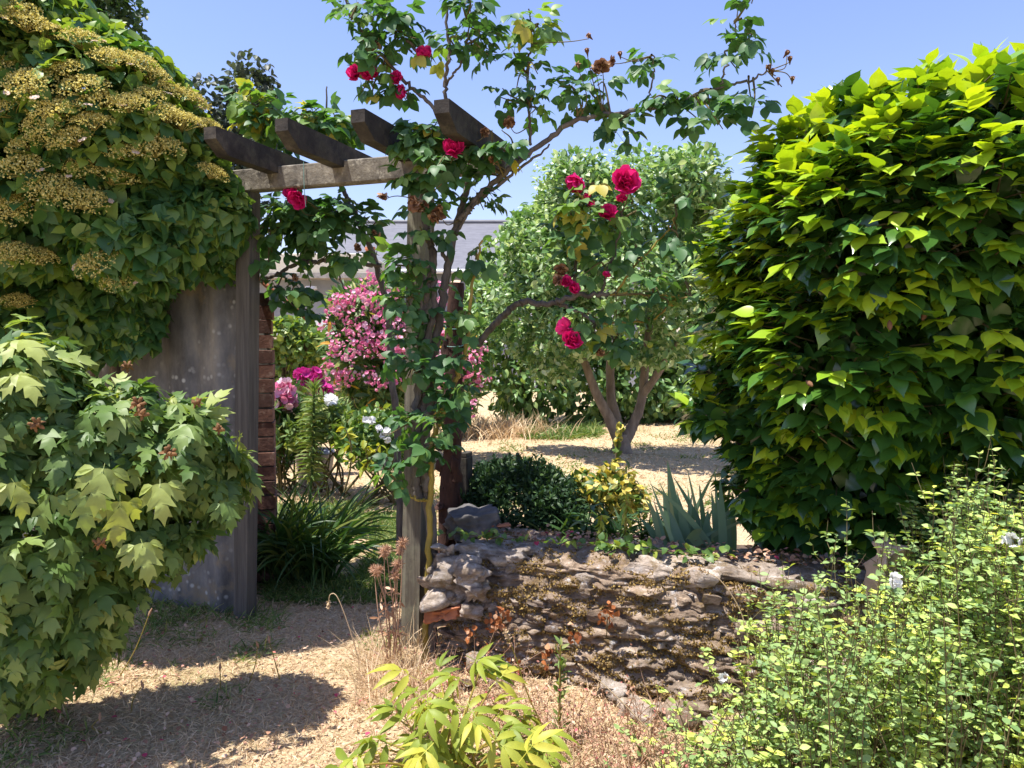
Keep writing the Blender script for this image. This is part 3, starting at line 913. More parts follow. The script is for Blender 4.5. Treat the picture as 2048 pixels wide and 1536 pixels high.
def mixed_bed():
    D = 7.2
    specs = [('white_rose', 'white flowered rose bush left of the arbour post', 'shrub', [B(770, 850, 7.0, 60, 45, .4), B(810, 880, 6.8, 40, 40, .3), B(730, 890, 7, 60, 45, .4)], M['ivy'], T_leaf, 900, (.07, .11), 'white', [(732, 838), (745, 840), (758, 858), (775, 862), (765, 870), (774, 880), (790, 855)]),
             ('garden_shrub', 'lime leaved shrubby plant with a large white bloom by the planter', 'shrub', [B(660, 840, 7.4, 60, 40, .4), B(600, 865, 7.4, 50, 35, .3), B(700, 860, 7.2, 45, 35, .3), B(650, 815, 7.4, 45, 30, .3)], M['grass'], T_lance, 1200, (.09, .15), 'white', [(660, 800)]),
             ('garden_plant', 'dark leafy clump at the foot of the brick pillar', 'plant', [B(560, 850, 7.6, 50, 80, .4), B(590, 840, 7.8, 50, 70, .4)], M['strap'], T_lance, 1100, (.1, .16), None, [])]
    for nm, lab, cat, bl, mat, tp, n, sz, fl, pts in specs:
        b = bl[0][0].copy(); b[2] = gz(b[0], b[1])
        t = thing(nm, lab, cat, b)
        g = Geo()
        bush(g, tp, bl, n, sz, (.6, .2, .7), (.7, .4, .5), .2, 1.1, .3, 5, 2, .7, deep=.1)
        build(g, 'foliage', mat, t)
        g = Geo()
        for k in range(14):
            c, r = bl[k % len(bl)]
            tube(g, spline([b + [rnd(-.25, .25), rnd(-.2, .2), 0], (b + c) / 2 + R.normal(0, .1, 3), c + R.normal(0, .15, 3)], 5), [.012, .005], 5)
        build(g, 'stems', M['twig'], t)
        if fl:
            mm = cluster_mesh('flower', M['white'], 6, .035, .055)
            for px, py in pts:
                put('flower', mm, t, surf(px, py, bl, .06)[0], tuple(R.uniform(0, 6, 3)), rnd(.4, .65) if nm == 'white_rose' else 1.0)
    # young rose shoot in front of the lawn
    b = P(690, 1000, 6.6); b[2] = gz(b[0], b[1])
    t = thing('rose_shoot', 'thin bare rose stems with a few bright green leaves on the path side', 'plant', b)
    g, gl = Geo(), Geo()
    for pts in ([(688, 985), (700, 940), (702, 890), (690, 855)], [(690, 985), (730, 935), (760, 890)], [(690, 985), (720, 950), (735, 925), (728, 880)]):
        q = spline([P(x, y, 6.5) for x, y in pts], 6)
        tube(g, q, [.010, .005], 5)
        for k in range(8, len(q), 2):
            for e in range(3):
                scatter(gl, T_leaf, [q[k]], [R.normal(0, 1, 3)], [R.normal(0, .4, 3) + Zv], rnd(.06, .1), rnd(.5, 1))
    build(g, 'stems', M['twig'], t); build(gl, 'foliage', M['lime'], t)
mixed_bed()

def planter():
    b = P(630, 962, 8.0); b[2] = gz(b[0], b[1])
    t = thing('planter', 'round beige tub with a grey blue lid among garden plants', 'planter', b)
    h = P(630, 905, 8.0)[2] - b[2]
    g = Geo()
    tube(g, [b + Zv * z for z in (0, h * .5, h * .92, h)], [.165, .185, .205, .205], 28)
    tube(g, [b + Zv * (h * .90), b + Zv * (h * .98)], [.215, .215], 28)
    build(g, 'body', M['planter'], t)
    g = Geo()
    tube(g, [b + Zv * (h + .002), b + Zv * (h + .03), b + Zv * (h + .05)], [.215, .205, .06], 28)
    build(g, 'lid', M['lid'], t)
planter()

# ------------------------------------------------------------------ brick pillar with sloping tile coping, corrugated panel
def brick_pillar():
    D = 4.75
    b = P(520, 1000, D); b[2] = 0
    t = thing('brick_wall_end', 'old brick wall end with open joints behind the left arbour post', 'wall', b)
    g, gm = Geo(), Geo()
    d = nz(np.array([.25, -.97, 0])); s = np.array([-d[1], d[0], 0]) * -1
    s = np.array([.97, .25, 0])
    xr = P(545, 700, D)[0]
    ztop = P(530, 585, D)[2]
    hc = .092
    n = int(ztop / hc)
    for k in range(n):
        z = (k + .5) * hc
        wob = rnd(-.006, .006)
        c = np.array([xr, D, z]) - s * (.11 + wob)
        box(g, c + R.normal(0, .002, 3), s * .11, np.array([-s[1], s[0], 0]) * .055, Zv * (hc / 2 - .0045), rnd(0, 1), .0022)
        box(g, c - s * .215 + R.normal(0, .002, 3), s * .1, np.array([-s[1], s[0], 0]) * .055, Zv * (hc / 2 - .0045), rnd(0, 1), .0022)
        box(g, c + np.array([-s[1], s[0], 0]) * .118, s * .11, np.array([-s[1], s[0], 0]) * .055, Zv * (hc / 2 - .0045), rnd(0, 1), .0022)
    c = np.array([xr, D, ztop / 2]) - s * .21 + np.array([-s[1], s[0], 0]) * .05
    box(gm, c, s * .19, np.array([-s[1], s[0], 0]) * .085, Zv * ztop * .497)
    build(g, 'bricks', M['brick'], t, False); build(gm, 'mortar_core', M['mortar'], t)
    g = Geo()
    # sloping coping slab: high at left, low at right
    a, e = P(500, 548, D), P(604, 640, D)
    for k in range(4):
        q0 = a + (e - a) * (k / 4); q1 = a + (e - a) * ((k + 1.15) / 4)
        dd = nz(q1 - q0); nn = nz(np.cross(np.array([-s[1], s[0], 0]), dd)); nn = nn if nn[2] > 0 else -nn
        box(g, (q0 + q1) / 2 + nn * (.012 + .004 * k), (q1 - q0) / 2, np.array([-s[1], s[0], 0]) * .20, nn * .011, .5, .004)
    build(g, 'coping', M['tile'], t)
brick_pillar()

def panel():
    t = thing('corrugated_panel', 'lichen spotted corrugated fibre cement sheet beside the left post', 'panel', A0 - U * .8)
    g = Geo()
    nu, nv = 240, 30
    u = np.linspace(-3.2, -.05, nu); v = np.linspace(-.05, 1.98, nv)
    uu, vv = np.meshgrid(u, v, indexing='ij')
    for off in (0, -.009):
        w = .013 * np.sin(uu / .25 * 2 * math.pi + .6) + .004 * np.sin(uu / .11 * 6.28) - .02 + off
        p = A0 + uu[..., None] * U + w[..., None] * N + vv[..., None] * Zv
        i, j = np.meshgrid(np.arange(nu - 1), np.arange(nv - 1), indexing='ij'); i, j = i.ravel(), j.ravel()
        g.add(p.reshape(-1, 3), np.stack([i * nv + j, (i + 1) * nv + j, (i + 1) * nv + j + 1, i * nv + j + 1], 1))
    build(g, 'sheet', M['panel'], t)
    g = Geo()
    plank(g, A0 + U * -3.2 - N * .085 + Zv * .9, A0 - U * .05 - N * .085 + Zv * .9, .06, .07)
    build(g, 'rail', M['wood_left'], t, False)
panel()

# ------------------------------------------------------------------ arbour
def arbour():
    t = thing('arbour', 'weathered wooden garden arbour of two posts, a beam and four rafters', 'arbour', A0)
    def post(foot, top, w, mat):
        g = Geo(); n = 24
        f, tp = np.asarray(foot, float), np.asarray(top, float)
        ring = [(-1, -1), (-.2, -1.0), (.5, -1.0), (1, -1), (1, 1), (-1, 1)]
        rows = []
        for k in range(n + 1):
            q = f + (tp - f) * k / n
            b = 1 + .05 * (fbm(np.array([[k * .6, w * 50, 1.0]]), 2)[0] - .5)
            rows.append([q + U * (a * w / 2 * b) + N * (-c * w / 2 * b) for a, c in ring])
        V = np.array(rows).reshape(-1, 3); m = len(ring)
        i, j = np.meshgrid(np.arange(n), np.arange(m), indexing='ij'); i, j = i.ravel(), j.ravel()
        g.add(V, np.stack([i * m + j, i * m + (j + 1) % m, (i + 1) * m + (j + 1) % m, (i + 1) * m + j], 1))
        build(g, 'post', mat, t, False)
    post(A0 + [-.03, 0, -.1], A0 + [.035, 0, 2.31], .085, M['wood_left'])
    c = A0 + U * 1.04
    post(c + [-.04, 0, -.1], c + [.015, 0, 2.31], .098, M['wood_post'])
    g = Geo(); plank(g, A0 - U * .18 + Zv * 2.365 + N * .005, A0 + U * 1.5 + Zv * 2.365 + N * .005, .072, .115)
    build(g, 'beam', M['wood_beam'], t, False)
    for s in (.226, .615, 1.0, 1.39):
        g = Geo()
        L0, L1, z0, z1, w = .50, -.42, 2.385, 2.50, .068
        prof = [(L0, z1), (L0, z1 - .055), (L0 - .085, z0), (L1 + .085, z0), (L1, z1 - .055), (L1, z1)]
        o = A0 + U * s
        rows = []
        for e in (-1, 1):
            rows += [o + N * l + Zv * (z + .002 * s) + U * e * w / 2 for l, z in prof]
        m = len(prof); V = np.array(rows)
        F = [(k, (k + 1) % m, m + (k + 1) % m, m + k) for k in range(m)]
        g.add(V, F)
        for e in (0, m):
            g.T.append(np.array([(e, e + 1, e + 2), (e, e + 2, e + 3), (e, e + 3, e + 4), (e, e + 4, e + 5)]) + g.n - len(V))
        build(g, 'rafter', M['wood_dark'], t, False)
    g = Geo()
    tube(g, spline([A0 + U * .42 + N * .05 + Zv * 2.43, A0 + U * .425 + N * .055 + Zv * 2.3, A0 + U * .43 + N * .05 + Zv * 2.2], 5), .002, 5)
    build(g, 'wire', M['wire'], t)
arbour()

def trunk_and_stub():
    b = P(893, 1060, 4.05); b[2] = gz(b[0], b[1]) - .05
    t = thing('dead_trunk', 'dark reddish sawn off trunk standing behind the stone wall end', 'trunk', b)
    g = Geo()
    limb(g, [b, P(897, 1000, 4.05), P(905, 900, 4.05), P(906, 780, 4.05), P(908, 660, 4.05), P(913, 566, 4.05)], [.062, .055, .05, .05, .045, .042])
    for e in range(26):
        a = rnd(0, 6.28); z = rnd(.05, 1.25); q = b + (P(908, 600, 4.05) - b) * (z / 1.35)
        d = np.array([math.cos(a), math.sin(a), 0])
        stone(g, q + d * .042, (.022, .022, rnd(.03, .09)), 700 + e, a, 5, 1.0)
    build(g, 'bark', M['redtrunk'], t)
    g = Geo(); e = P(913, 566, 4.05)
    tube(g, [e, e + [0, -.002, .004]], [.034, .033], 12); build(g, 'cut_end', M['pale'], t)
    g = Geo()
    for py in (640, 655, 690):
        c = P(908, py, 4.05); th = np.linspace(0, 2 * math.pi, 16)
        tube(g, c + np.stack([np.cos(th) * .05, np.sin(th) * .05, np.sin(th) * .01], 1), .003, 5)
    build(g, 'wire_tie', M['wire'], t)
    b = P(925, 1045, 4.2); b[2] = gz(b[0], b[1]) - .05
    t = thing('stub_post', 'short notched wooden stub post next to the dead trunk', 'post', b)
    tp = P(926, 912, 4.2)
    g = Geo()
    box(g, (b + tp) / 2, U * .043, N * .043, (tp - b) / 2, .5, .006)
    box(g, tp + U * .02 + Zv * .012, U * .02, N * .043, Zv * .013, .5, .004)
    build(g, 'timber', M['wood_dark'], t, False)

# ------------------------------------------------------------------ stone wall
def stone(g, c, half, seed, rot=0.0, res=6, amp=.16, col=.5, tilt=0.0):
    """rounded, fractured stone from a displaced box grid"""
    V, F, n = [], [], 0
    lin = np.linspace(-1, 1, res)
    for ax in range(3):
        for sg in (-1, 1):
            a, b = np.meshgrid(lin, lin, indexing='ij')
            p = np.zeros((res, res, 3)); p[..., ax] = sg
            p[..., (ax + 1) % 3] = a; p[..., (ax + 2) % 3] = b * sg
            V.append(p.reshape(-1, 3))
            i, j = np.meshgrid(np.arange(res - 1), np.arange(res - 1), indexing='ij'); i, j = i.ravel(), j.ravel()
            F.append(np.stack([i * res + j, (i + 1) * res + j, (i + 1) * res + j + 1, i * res + j + 1], 1) + n)
            n += res * res
    V = np.concatenate(V); F = np.concatenate(F)
    r = np.linalg.norm(V, axis=1, keepdims=True)
    V = V * (.62 + .38 / r ** .8)
    h = np.asarray(half, float)
    p = V * h
    nn = nz(V)
    d = (fbm(p * 14 + seed * 3.1, seed, 3) - .5) * 2 * amp * min(h.min() * 1.6, .06) / .16 * .3
    d = d + (fbm(p * 26 + seed, seed + 7, 3) - .5) * .034
    d = d - .008 * np.abs(np.sin((p[:, 2] + .02 * fbm(p * 9, seed + 3, 2)) * 190 + seed))
    p = p + nn * d[:, None] * np.array([1, 1, .6])
    cz, sz = math.cos(rot), math.sin(rot)
    ct, st = math.cos(tilt), math.sin(tilt)
    x, y, z = p[:, 0] * ct - p[:, 2] * st, p[:, 1], p[:, 0] * st + p[:, 2] * ct
    p = np.stack([x * cz - y * sz, x * sz + y * cz, z], 1)
    g.add(np.asarray(c, float) + p, F, col)

def stone_wall():
    t = thing('stone_wall', 'low mossy dry slate wall topped with lichen slabs', 'wall', W0)
    g = Geo()
    rot = -TH
    L = 3.1
    # rubble core
    box(g, W0 + U * (L / 2 + .06) - N * .23 + Zv * .22, U * (L / 2 - .05), N * .17, Zv * .21, .2)
    z, sd = 0.0, 1
    while z < WH - .05:
        h = rnd(.022, .060)
        if z + h > WH - .03: h = WH - z
        s = -.03 + rnd(0, .05)
        while s < L:
            l = rnd(.05, .24)
            dpt = rnd(.09, .14)
            if rnd(0, 1) < .62: s += l; continue
            batter = (z / WH) * .10
            c = W0 + U * (s + l / 2) - N * (dpt + batter + rnd(-.045, .04)) + Zv * (z + h / 2 + rnd(-.008, .008) + .010 * math.sin(s * 5 + z * 20))
            stone(g, c, (l / 2 * 1.03, dpt, h / 2 * 1.06), sd, rot + rnd(-.1, .1), 11 if s < 1.6 else 7, 1.2, rnd(0, 1), rnd(-.13, .13))
            if s < .15:                                # left end face
                for q in range(2):
                    stone(g, c - N * (.16 + .14 * q), (.10, .08, h / 2), sd + 40 + q, rot + rnd(-.3, .3), 6, 1.0, rnd(0, 1), rnd(-.1, .1))
            sd += 1; s += l
        z += h
    # top slabs
    s = 0.02
    while s < L:
        l = rnd(.26, .5)
        for q, (w0, dw) in enumerate(((.17, .13), (.39, .12))):
            c = W0 + U * (s + l / 2 + rnd(-.04, .04)) - N * (w0 + .05) + Zv * (WH - .012 + rnd(-.015, .015) - .015 * q)
            stone(g, c, (l / 2 * 1.04, dw, rnd(.018, .034)), sd, rot + rnd(-.16, .16), 12, 1.3, rnd(.4, 1), rnd(-.05, .05)); sd += 1
        s += l
    # jagged lump at the left end
    for dx, dz, r in [(rnd(-.02, .22), rnd(.26, .53), rnd(.025, .055)) for e in range(24)]:
        stone(g, W0 + U * dx + N * rnd(-.03, .03) + Zv * dz, (r, r * .9, r * .7), sd, rnd(0, 3), 9, 1.6, rnd(.5, 1), rnd(-.5, .5)); sd += 1
    for k in range(150):
        s = rnd(0, 1.75); zz = rnd(.02, WH - .02)
        stone(g, W0 + U * s - N * (zz / WH * .10 + rnd(-.012, .03)) + Zv * zz, (rnd(.014, .05), rnd(.02, .035), rnd(.007, .02)), sd, rnd(-.6, .6) - TH, 5, 1.0, rnd(0, 1), rnd(-.3, .3)); sd += 1
    # eroded mortar and earth crust the stones stick out of
    nu, nv = 420, 170
    su = np.linspace(.03, L - .05, nu); vv = np.linspace(0, 1, nv)
    S_, V_ = np.meshgrid(su, vv, indexing='ij')
    hf = .72                                            # part of the strip that is the front face
    zf = np.minimum(V_ / hf, 1) * WH
    wt = np.maximum(V_ - hf, 0) / (1 - hf) * .5
    p = W0 + S_[..., None] * U - N * (wt - .03 + zf / WH * .10)[..., None] + Zv * zf[..., None]
    nrm = nz(N * (1 - sstep(hf - .06, hf + .06, V_))[..., None] + Zv * sstep(hf - .06, hf + .06, V_)[..., None])
    q = np.stack([S_, wt, zf], -1)
    lay = q * np.array([7, 9, 26]); 
    d = (fbm(q * 5, 61, 3) - .5) * .085 + (fbm(lay, 62, 4) - .5) * .075 + (fbm(q * np.array([30, 30, 55]), 63, 4) - .5) * .05 - .018 * (1 - sstep(.0, .16, np.abs(fbm(q * np.array([5, 5, 20]), 64, 2) - .5)))
    p = p + nrm * d[..., None]
    crust, cq = p, q
    i, j = np.meshgrid(np.arange(nu - 1), np.arange(nv - 1), indexing='ij'); i, j = i.ravel(), j.ravel()
    g.add(p.reshape(-1, 3), np.stack([i * nv + j, (i + 1) * nv + j, (i + 1) * nv + j + 1, i * nv + j + 1], 1), np.clip(.32 + (fbm(q * 3, 66, 3) - .5) * 1.1, 0, 1).ravel())
    # fallen stones at the foot
    for k in range(16):
        s = rnd(.2, 1.9)
        q = W0 + U * s + N * rnd(.02, .22)
        q[2] = gz(q[0], q[1]) + .02
        stone(g, q, (rnd(.04, .10), rnd(.04, .07), rnd(.02, .045)), sd, rnd(0, 3), 6, 1.2, rnd(0, 1), rnd(-.3, .3)); sd += 1
    build(g, 'masonry', M['stone'], t)
    # moss cushions sit on the crust
    g = Geo()
    f = fbm(cq * np.array([7, 9, 17]), 31, 4) * .62 + .38 * fbm(cq * np.array([24, 24, 44]), 33, 2)
    ii, jj = np.where(f > .505)
    k = R.integers(0, len(ii), 46000)
    ii, jj = ii[k], jj[k]; n = len(ii)
    pp = crust[ii, jj] + U * rnd(-.006, .006, n)[:, None] + nrm[ii, jj] * rnd(-.003, .008, n)[:, None]
    pp[:, 2] += rnd(-.004, .004, n)
    scatter(g, simple([.2, .5, .15], .1, .1), pp, R.normal(0, .7, (n, 3)) + nrm[ii, jj] * .4 + Zv * .3, R.normal(0, .6, (n, 3)) + nrm[ii, jj], rnd(.005, .011, n), rnd(0, 1, n))
    tag(build(g, 'moss', M['moss'], t), kind='stuff')
stone_wall()
trunk_and_stub()

def rocks():
    c = P(945, 1045, 3.85)
    g = Geo(); stone(g, c, (.125, .10, .066), 501, .3, 16, .6, .5, .08)
    tag(build(g, 'rock', M['rock'], None, True, c - Zv * .06), 'dark rounded rock lying on the wall top by the trunk', 'rock')
    for k, (px, py, sx, lab) in enumerate(((1006, 1050, .035, 'orange clay tile shard next to the dark rock'), (982, 1052, .025, 'reddish brown tile chip tucked against the dark rock'))):
        c = P(px, py, 3.8)
        g = Geo(); stone(g, c, (sx, .02, .008), 520 + k, .2, 6, .6, .5, .08)
        tag(build(g, 'tile_shard', M['tile'], None, True, c - Zv * .01), lab, 'tile shard')
    c = P(1778, 1115, 2.95)
    g = Geo()
    stone(g, c + [0, 0, -.35], (.055, .05, .42), 530, .3, 12, 1.6, .5)
    tag(build(g, 'stone_marker', M['pale'], None, True, (c[0], c[1], 0)), 'pale tan upright stone half hidden by small leaved shrub', 'stone')
    c = P(888, 1225, 3.42)
    g = Geo(); stone(g, c, (.065, .05, .03), 540, .4, 10, 1.6, .5, .05)
    tag(build(g, 'broken_brick', M['tile'], None, True, c - Zv * .03), 'orange broken brick wedged beside the arbour post', 'brick')
rocks()

# ------------------------------------------------------------------ plants of the bed behind the wall
def iris():
    b = P(1405, 1120, 3.72); b[2] = gz(b[0], b[1])
    t = thing('iris', 'clump of blue green sword shaped iris leaves behind the wall', 'plant', b)
    specs = [(1338, 925, 1360, 28), (1295, 1000, 1340, 20), (1325, 985, 1350, 22), (1355, 995, 1385, 26), (1290, 1030, 1345, 22), (1380, 1000, 1395, 22), (1400, 970, 1415, 16), (1425, 985, 1440, 18), (1345, 1020, 1375, 28), (1440, 960, 1450, 22),
             (1310, 1040, 1365, 22), (1375, 975, 1390, 12), (1415, 1020, 1410, 24), (1455, 1000, 1455, 20), (1430, 940, 1440, 10), (1350, 1050, 1380, 24), (1465, 980, 1460, 18), (1330, 960, 1375, 9), (1300, 965, 1370, 10), (1470, 1030, 1462, 20)]
    specs += [(rnd(1295, 1490), rnd(925, 1050), rnd(1340, 1465), rnd(8, 18)) for e in range(22)]
    g = Geo()
    for px, py, bx, w in specs:
        D = 3.72 + rnd(-.15, .18)
        q0 = P(bx, 1122, D); q0[2] = gz(q0[0], q0[1]) - .02
        q1 = P(px, py, D + rnd(-.06, .06))
        L = np.linalg.norm(q1 - q0)
        d = nz(q1 - q0)
        sd = nz(np.array([[1.0, rnd(-.35, .35), 0]]) - d * d[0])
        blades(g, [q0], [d + Zv * .12], [L * 1.02], [w * D / FPX * .72], [rnd(.05, .8)], [rnd(.2, 1)], 11, sd, 3.2)
    # folded broad leaf
    q0 = P(1400, 1115, 3.6); blades(g, [q0 + [0, 0, .06]], [[-.25, -.2, .9]], [.2], [.075], [3.4], [.8], 9, np.array([[.9, .1, .3]]))
    build(g, 'foliage', M['iris'], t)
iris()

def dome_shrub():
    D = 4.35
    b = P(1030, 1060, D); b[2] = gz(b[0], b[1])
    t = thing('rosemary', 'dark rounded rosemary like shrub with upright tips behind the wall', 'shrub', b)
    bl = [B(1030, 1025, D, 108, 85, .36), B(965, 1015, D, 55, 65, .26), B(1095, 1030, D, 65, 70, .3), B(1010, 985, D, 40, 40, .2), B(1075, 1000, D + .1, 45, 35, .2)]
    g = Geo()
    p, nn = blob_points(bl, 1500, .8, 1.02, 0, 4, 0, .5, .7)
    d = nz(nn * .7 + Zv * .7 + R.normal(0, .25, p.shape))
    for q in np.linspace(0, 1, 9):
        for e in range(2):
            m = len(p)
            pp = p + d * (.11 * (q - .4))
            scatter(g, T_lance, pp, d * .7 + R.normal(0, .7, p.shape), R.normal(0, 1, p.shape), rnd(.028, .045, m), rnd(0, 1, m), 1.4)
    for px, py in ((1040, 905), (988, 915), (1020, 912), (1072, 912), (1083, 915), (1010, 918), (1035, 910), (1100, 930), (960, 925), (1060, 920), (975, 935)):
        q1 = P(px, py, D - .1 + rnd(-.1, .1)); q0 = q1 - Zv * .2
        s = np.linspace(0, 1, 60)
        scatter(g, T_lance, q0 + (q1 - q0) * s[:, None], R.normal(0, .7, (60, 3)) + Zv * .6, R.normal(0, 1, (60, 3)), .035, rnd(0, .6, 60), 1.4)
    build(g, 'foliage', M['rosemary'], t)
    g = Geo()
    for k in range(12):
        tube(g, spline([b, b + [rnd(-.2, .2), rnd(-.15, .15), .15], b + [rnd(-.28, .28), rnd(-.2, .2), .32]], 4), [.012, .004], 5)
    build(g, 'stems', M['bark'], t)
dome_shrub()

def gold_shrub():
    D = 4.5
    b = P(1215, 1030, D); b[2] = gz(b[0], b[1])
    t = thing('variegated_shrub', 'variegated shrub with yellow and green leaves in front of the fruit tree', 'shrub', b)
    bl = [B(1190, 970, D, 50, 36, .2), B(1235, 965, D, 40, 42, .2), B(1155, 985, D, 32, 35, .15), B(1220, 1015, D, 60, 40, .2), B(1262, 1000, D, 35, 40, .18), B(1234, 905, D, 8, 30, .04), B(1238, 865, D, 6, 22, .03)]
    g = Geo()
    bush(g, T_leaf, bl, 950, (.045, .07), (.5, .3, .7), (.6, .5, .5), .3, 1.08, 0, 4, 0, .7, col=(.44, .3), wid=1.1, deep=.2)
    build(g, 'foliage', M['gold'], t)
    g = Geo()
    for c, r in bl:
        tube(g, spline([b, (b + c) / 2 + R.normal(0, .03, 3), c], 4), [.01, .004], 5)
    build(g, 'stems', M['twig'], t)
gold_shrub()

def strappy(name, lab, cat, D, bases, n, L, wd, mat, droop=(.6, 1.6), spread=.9, upz=1.0, group=None, px0=None):
    b0 = P(bases[0][0], bases[0][1], D); b0[2] = gz(b0[0], b0[1])
    t = thing(name, lab, cat, b0, group)
    g = Geo()
    for px, py in bases:
        q = P(px, py, D); q[2] = gz(q[0], q[1])
        th = rnd(0, 2 * math.pi, n)
        d = np.stack([np.cos(th) * spread * rnd(.2, 1, n), np.sin(th) * spread * rnd(.2, 1, n), np.full(n, upz)], 1)
        base = q + np.stack([rnd(-.05, .05, n), rnd(-.05, .05, n), np.zeros(n)], 1)
        blades(g, base, d, rnd(L[0], L[1], n), rnd(wd[0], wd[1], n), rnd(droop[0], droop[1], n), rnd(0, 1, n), 8)
    build(g, 'foliage', mat, t)
    return t
strappy('daylily', 'shaded daylily clump with arching strap leaves beside the path', 'plant', 4.75, [(545, 1160), (600, 1165), (560, 1120), (520, 1150), (640, 1150), (590, 1130), (615, 1110), (530, 1100), (650, 1120)], 60, (.5, .86), (.014, .026), M['strap'], (1.1, 2.4), .75)
strappy('daylily', 'lighter grassy daylily tuft near the planter, in dappled sun', 'plant', 5.9, [(640, 1010), (670, 1015), (700, 1020), (690, 995)], 26, (.22, .42), (.012, .02), M['grass'], (.9, 2.0), .8)
strappy('dark_lily', 'dark narrow leaved plants in shade behind the wall top', 'plant', 4.0, [(1120, 1065), (1180, 1075), (1240, 1070), (1290, 1065), (1150, 1050), (1215, 1045)], 22, (.18, .34), (.012, .026), M['strap'], (.6, 1.8), 1.0)
for k, lab in enumerate(('short leafy lily stem in front of the dark rosemary', 'leafy lily stem between yellow shrub and iris')):
    px = (1165, 1290)[k]
    b = P(px, 1080, 3.95); b[2] = gz(b[0], b[1])
    t = thing('lily_shoot', lab, 'plant', b)
    g = Geo(); gl = Geo()
    for e in range(5):
        q = b + [rnd(-.14, .14), rnd(-.1, .1), rnd(.15, .26)]
        tube(g, [b, (b + q) / 2, q], [.005, .003], 5)
        for s in np.linspace(.3, 1, 9):
            scatter(gl, T_lance, [b + (q - b) * s], [[*R.normal(0, 1, 2), .3]], [[0, 0, 1]], rnd(.09, .14), rnd(0, 1), .9)
    build(g, 'stems', M['strap'], t); build(gl, 'foliage', M['strap'], t)

def weed_stalk():
    for k, (px, py0, py1, D, lab) in enumerate(((1250, 1110, 985, 3.55, 'wilting pale green weed stalk growing on the wall top'), (1200, 1090, 1030, 3.6, 'small drooping weed left of the wilting stalk'), (1118, 1420, 1290, 2.75, 'upright bright green weed in front of the wall'))):
        b = P(px, py0, D); q = P(px + 3, py1, D)
        if k == 2: b[2] = gz(b[0], b[1])
        t = thing('weed', lab, 'weed', b)
        g, gl = Geo(), Geo()
        tube(g, spline([b, (b + q) / 2, q], 5), [.006, .003], 5)
        n = 46
        s = np.linspace(.08, 1, n)
        up = .9 if k == 2 else -.5
        scatter(gl, T_lance, b + (q - b) * s[:, None], np.stack([*R.normal(0, .8, (2, n)), np.full(n, up)], 1), R.normal(0, .6, (n, 3)) + Zv, rnd(.03, .055, n), rnd(.3, .95, n), 1.2)
        build(g, 'stem', M['cane_green'], t); build(gl, 'foliage', M['grass'] if k == 2 else M['lime'], t)
weed_stalk()

